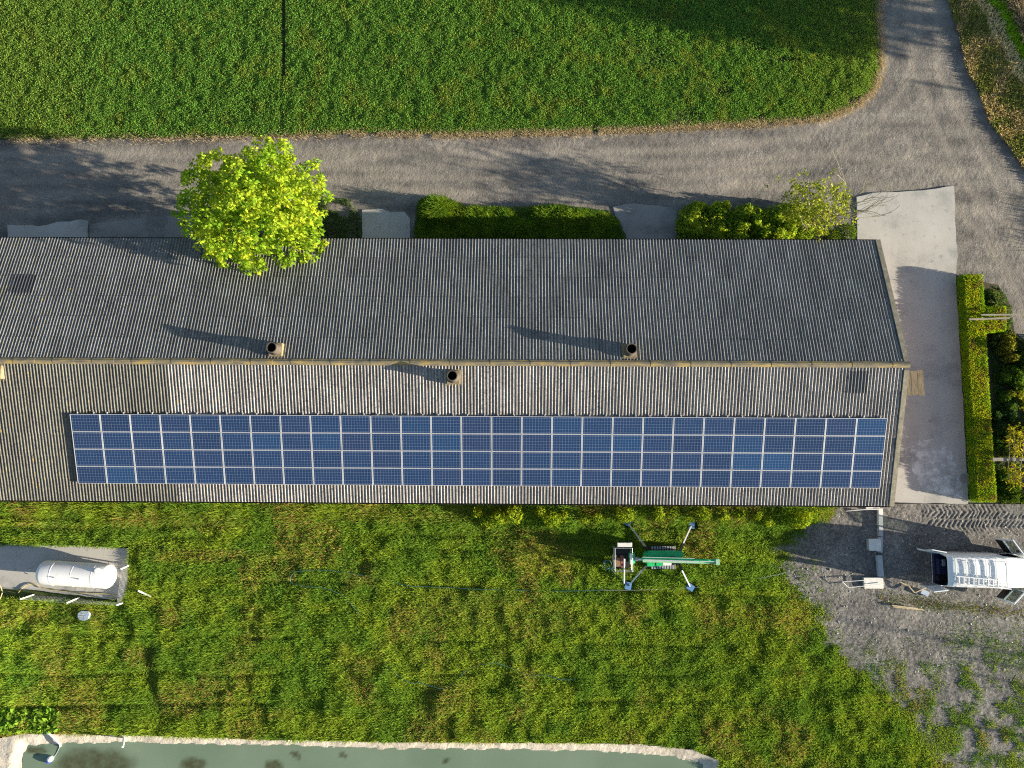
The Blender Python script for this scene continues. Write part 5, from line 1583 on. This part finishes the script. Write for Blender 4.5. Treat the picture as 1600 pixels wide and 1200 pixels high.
door('rear_door', (-0.02, 0.93), math.pi - 0.16, 0.84, 0.42, 1.93, False, 1, 0.13, 'rear door on the barn side standing open')
door('rear_door', (-0.02, -0.93), math.pi + 0.14, 0.84, 0.42, 1.93, False, -1, 0.13, 'rear door on the grass side standing open')
fd = door('front_door', (4.33, 0.98), math.pi - 0.95, 1.0, 0.40, 1.90, True, 1, 0.10, 'front door on the barn side swung wide open')
fd2 = door('front_door', (4.33, -0.98), math.pi + 0.80, 1.0, 0.40, 1.90, True, -1, 0.10, 'front door on the grass side swung wide open')
for sg in (1, -1):
    mb = MB(); mb.box((4.62, sg * 1.10, 1.12), (0.10, 0.22, 0.26), bev=0.03); mb.bar((4.62, sg * 0.93, 1.08), (4.62, sg * 1.05, 1.10), 0.05); mb.build('side_mirror', M_DARK, van)
mb = MB()
for x_ in (1.2, 2.35, 3.3): mb.box((x_, 0, 2.017), (0.014, 1.1, 0.012))
for y_ in (0.62, -0.62): mb.box((1.75, y_, 2.008), (3.1, 0.016, 0.012))
mb.build('roof_seam', M_STEEL, van)
rk = bpy.data.objects.new('roof_rack', None); COL.objects.link(rk); rk.parent = van
for x_ in (0.34, 0.93, 1.50, 2.07, 2.63, 3.22):
    mb = MB(); mb.bar((x_, -0.82, 2.16), (x_, 0.82, 2.16), 0.055, 0.04)
    for y_ in (-0.8, 0.8): mb.bar((x_, y_, 1.96), (x_, y_, 2.14), 0.05, 0.05)
    mb.build('crossbar', M_WHITE, rk)
mb = MB()
for y_ in (-0.74, 0.76): mb.bar((0.28, y_, 2.20), (3.28, y_, 2.20), 0.03, 0.04)
mb.build('side_rail', M_WHITE, rk)
Mv = Matrix.Translation(van.location) @ Matrix.Rotation(-0.02, 4, 'Z')
ld = thing('ladder', 'aluminium ladder lying aslant on the roof rack of the van', 'ladder'); ld.matrix_world = Mv @ Matrix.Translation((0.25, -0.42, 2.225)) @ Matrix.Rotation(-0.075, 4, 'Z')
for y_ in (-0.21, 0.21):
    mb = MB(); mb.bar((0, y_, 0.03), (3.1, y_, 0.03), 0.05, 0.085); mb.build('ladder_rail', M_ALU, ld)
for i in range(11):
    mb = MB(); mb.bar((0.18 + 0.275 * i, -0.2, 0.03), (0.18 + 0.275 * i, 0.2, 0.03), 0.055, 0.03); mb.build('rung', M_ALU, ld)
tag(MB().box(Mv @ Vector((0.42, 0.1, 0.70)), (0.55, 0.9, 0.3), rz=-0.02, bev=0.02).build('tool_chest', M_VAN_IN), 'dark blue tool chest at the open back of the van', 'chest')
tag(MB().box(Mv @ Vector((0.40, 0.35, 0.90)), (0.18, 0.4, 0.1), rz=-0.02, bev=0.02).build('toolbox', M_STEEL), 'small grey toolbox on the dark chest in the van', 'toolbox')
tag(MB().box(Mv @ Vector((0.35, -0.55, 0.68)), (0.5, 0.35, 0.28), rz=0.2, bev=0.03).build('tool_bag', M_DARK), 'black tool bag at the back of the van beside the chest', 'bag')

# ---------------------------------------------------------------- edging, gates and scrap in the yard
for (x0, y0, x1, y1, w, mt, lab) in ((1375.5, 794, 1375.5, 821, 0.27, M_WSLAB, 'pale concrete edging block next to the barn corner'), (1376, 822, 1375.5, 838, 0.27, M_BLOCK, 'short grey concrete edging block above the square white lid'),
                                (1375.5, 839, 1374.5, 863, 0.32, M_BLOCK, 'grey concrete edging block beside the square white lid'), (1374, 867.5, 1376.5, 901, 0.33, M_BLOCK, 'long grey concrete edging block nearest the white slab')):
    a = G(x0, y0, 0.2); b = G(x1, y1, 0.2); c = (a + b) / 2
    t = MB().bar((a.x - c.x, a.y - c.y, 0), (b.x - c.x, b.y - c.y, 0), w, 0.26, bev=0.02).build('edging_block', mt)
    t.location = (c.x, c.y, 0.12); tag(t, lab, 'edging block', 'concrete edging blocks beside the yard')
lid = thing('cistern_lid', 'square white lid on a low box beside the edging blocks', 'lid', G(1362, 850, 0.0))
mb = MB(); mb.box((0, 0, 0.2), (0.66, 0.66, 0.36)); mb.build('box', M_BLOCK, lid)
mb = MB(); mb.box((0, 0, 0.40), (0.72, 0.70, 0.05), bev=0.012); mb.build('lid_plate', M_WSLAB, lid)
ws = G(1365, 911, 0.18)
t = MB().box((0, 0, 0), (1.15, 0.64, 0.16), bev=0.015).build('white_slab', M_WSLAB); t.location = (ws.x, ws.y, 0.12); tag(t, 'large white concrete slab at the lower end of the edging blocks', 'slab')
ws = G(1364, 792, 0.18)
t = MB().box((0, 0, 0), (0.85, 0.3, 0.14), bev=0.015).build('white_slab', M_WSLAB); t.location = (ws.x, ws.y, 0.12); tag(t, 'narrow white slab tucked under the barn eave', 'slab')
fh = thing('metal_hurdle', 'thin white metal hurdle lying across the large white slab', 'hurdle', G(1345, 912, 0.22)); o0 = Vector(fh.location); o0.z = 0.0
fh.location = o0
mb = MB()
a, b, c, d = G(1316, 909, 0.3) - o0, G(1353, 906.5, 0.30) - o0, G(1382, 912.5, 0.28) - o0, G(1326, 918, 0.28) - o0
mb.tube([a, b], 0.018, 6); mb.tube([d, c], 0.018, 6); mb.tube([a, d], 0.018, 6); mb.tube([b, G(1354, 915, 0.3) - o0], 0.018, 6)
mb.build('hurdle_frame', M_WHITE, fh)
tag(MB().tube([G(1322, 798.5, 0.25), G(1350, 796, 0.3), G(1372, 795, 0.34)], [0.02, 0.03, 0.05], 8).build('white_rod', M_WHITE, None, True), 'white tapering rod resting on the edging near the barn corner', 'rod')
def lath(x0, y0, x1, y1, w, lab, mt=M_LATH, z=0.12, nm='timber_lath'):
    a = G(x0, y0, z); b = G(x1, y1, z + 0.02); c = (a + b) / 2
    t = MB().bar(a - c, b - c, w, 0.04).build(nm, mt); t.location = c
    return tag(t, lab, 'lath', 'loose timber laths in the yard')
lath(1394, 945.8, 1434, 950.8, 0.06, 'long pale lath on the ground below the edging, upper one of the pair', z=0.2)
lath(1396, 948.2, 1444, 953.2, 0.05, 'long pale lath on the ground below the edging, lower one of the pair', z=0.2)
lath(1404, 908, 1422, 917, 0.07, 'broken pale board behind the open van, leftmost of the scrap', z=0.25)
lath(1420, 916, 1429, 926, 0.06, 'short pale board in the scrap behind the van', z=0.3)
lath(1430, 926, 1450, 917, 0.05, 'pale stick slanting up towards the grass side van door', z=0.3)
lath(1422, 899, 1450, 903, 0.10, 'grey board lying just behind the van', M_WOODX, z=0.25)
lath(1421, 898, 1422, 907, 0.09, 'short grey board lying crosswise behind the van', M_WOODX, z=0.3)
tag(MB().box(G(1444, 926, 0.15), (0.5, 0.3, 0.2), rz=-0.4, bev=0.03).build('scrap_box', M_BUCKET), 'dented grey blue box in the scrap by the van door', 'box')

# stones on the gravel yard
bm = bmesh.new()
Q = scatter_poly(poly([(1215, 800), (1600, 800), (1600, 1100), (1330, 1020), (1225, 920)]), 8)
for q in Q:
    if float(grass_cover(np.array([q[0]]), np.array([q[1]]))[0]) > 0.6: continue
    r = abs(random.gauss(0, 0.022)) + 0.014
    if r > 0.08: continue
    M = Matrix.Translation((q[0], q[1], 0.04 + r * 0.2)) @ Matrix.Rotation(random.uniform(0, 6), 4, 'Z') @ Matrix.Diagonal((r * random.uniform(0.8, 1.4), r, r * 0.65, 1))
    bmesh.ops.create_icosphere(bm, subdivisions=1, radius=1.0, matrix=M)
me = bpy.data.meshes.new('stones'); bm.to_mesh(me); bm.free()
me.materials.append(paint('stone', (0.33, 0.31, 0.28), 0.9, var=0.3, scale=2.0))
o = bpy.data.objects.new('stones', me); COL.objects.link(o)
tag(o, 'loose pale stones scattered over the gravel yard', 'stones', kind='stuff')
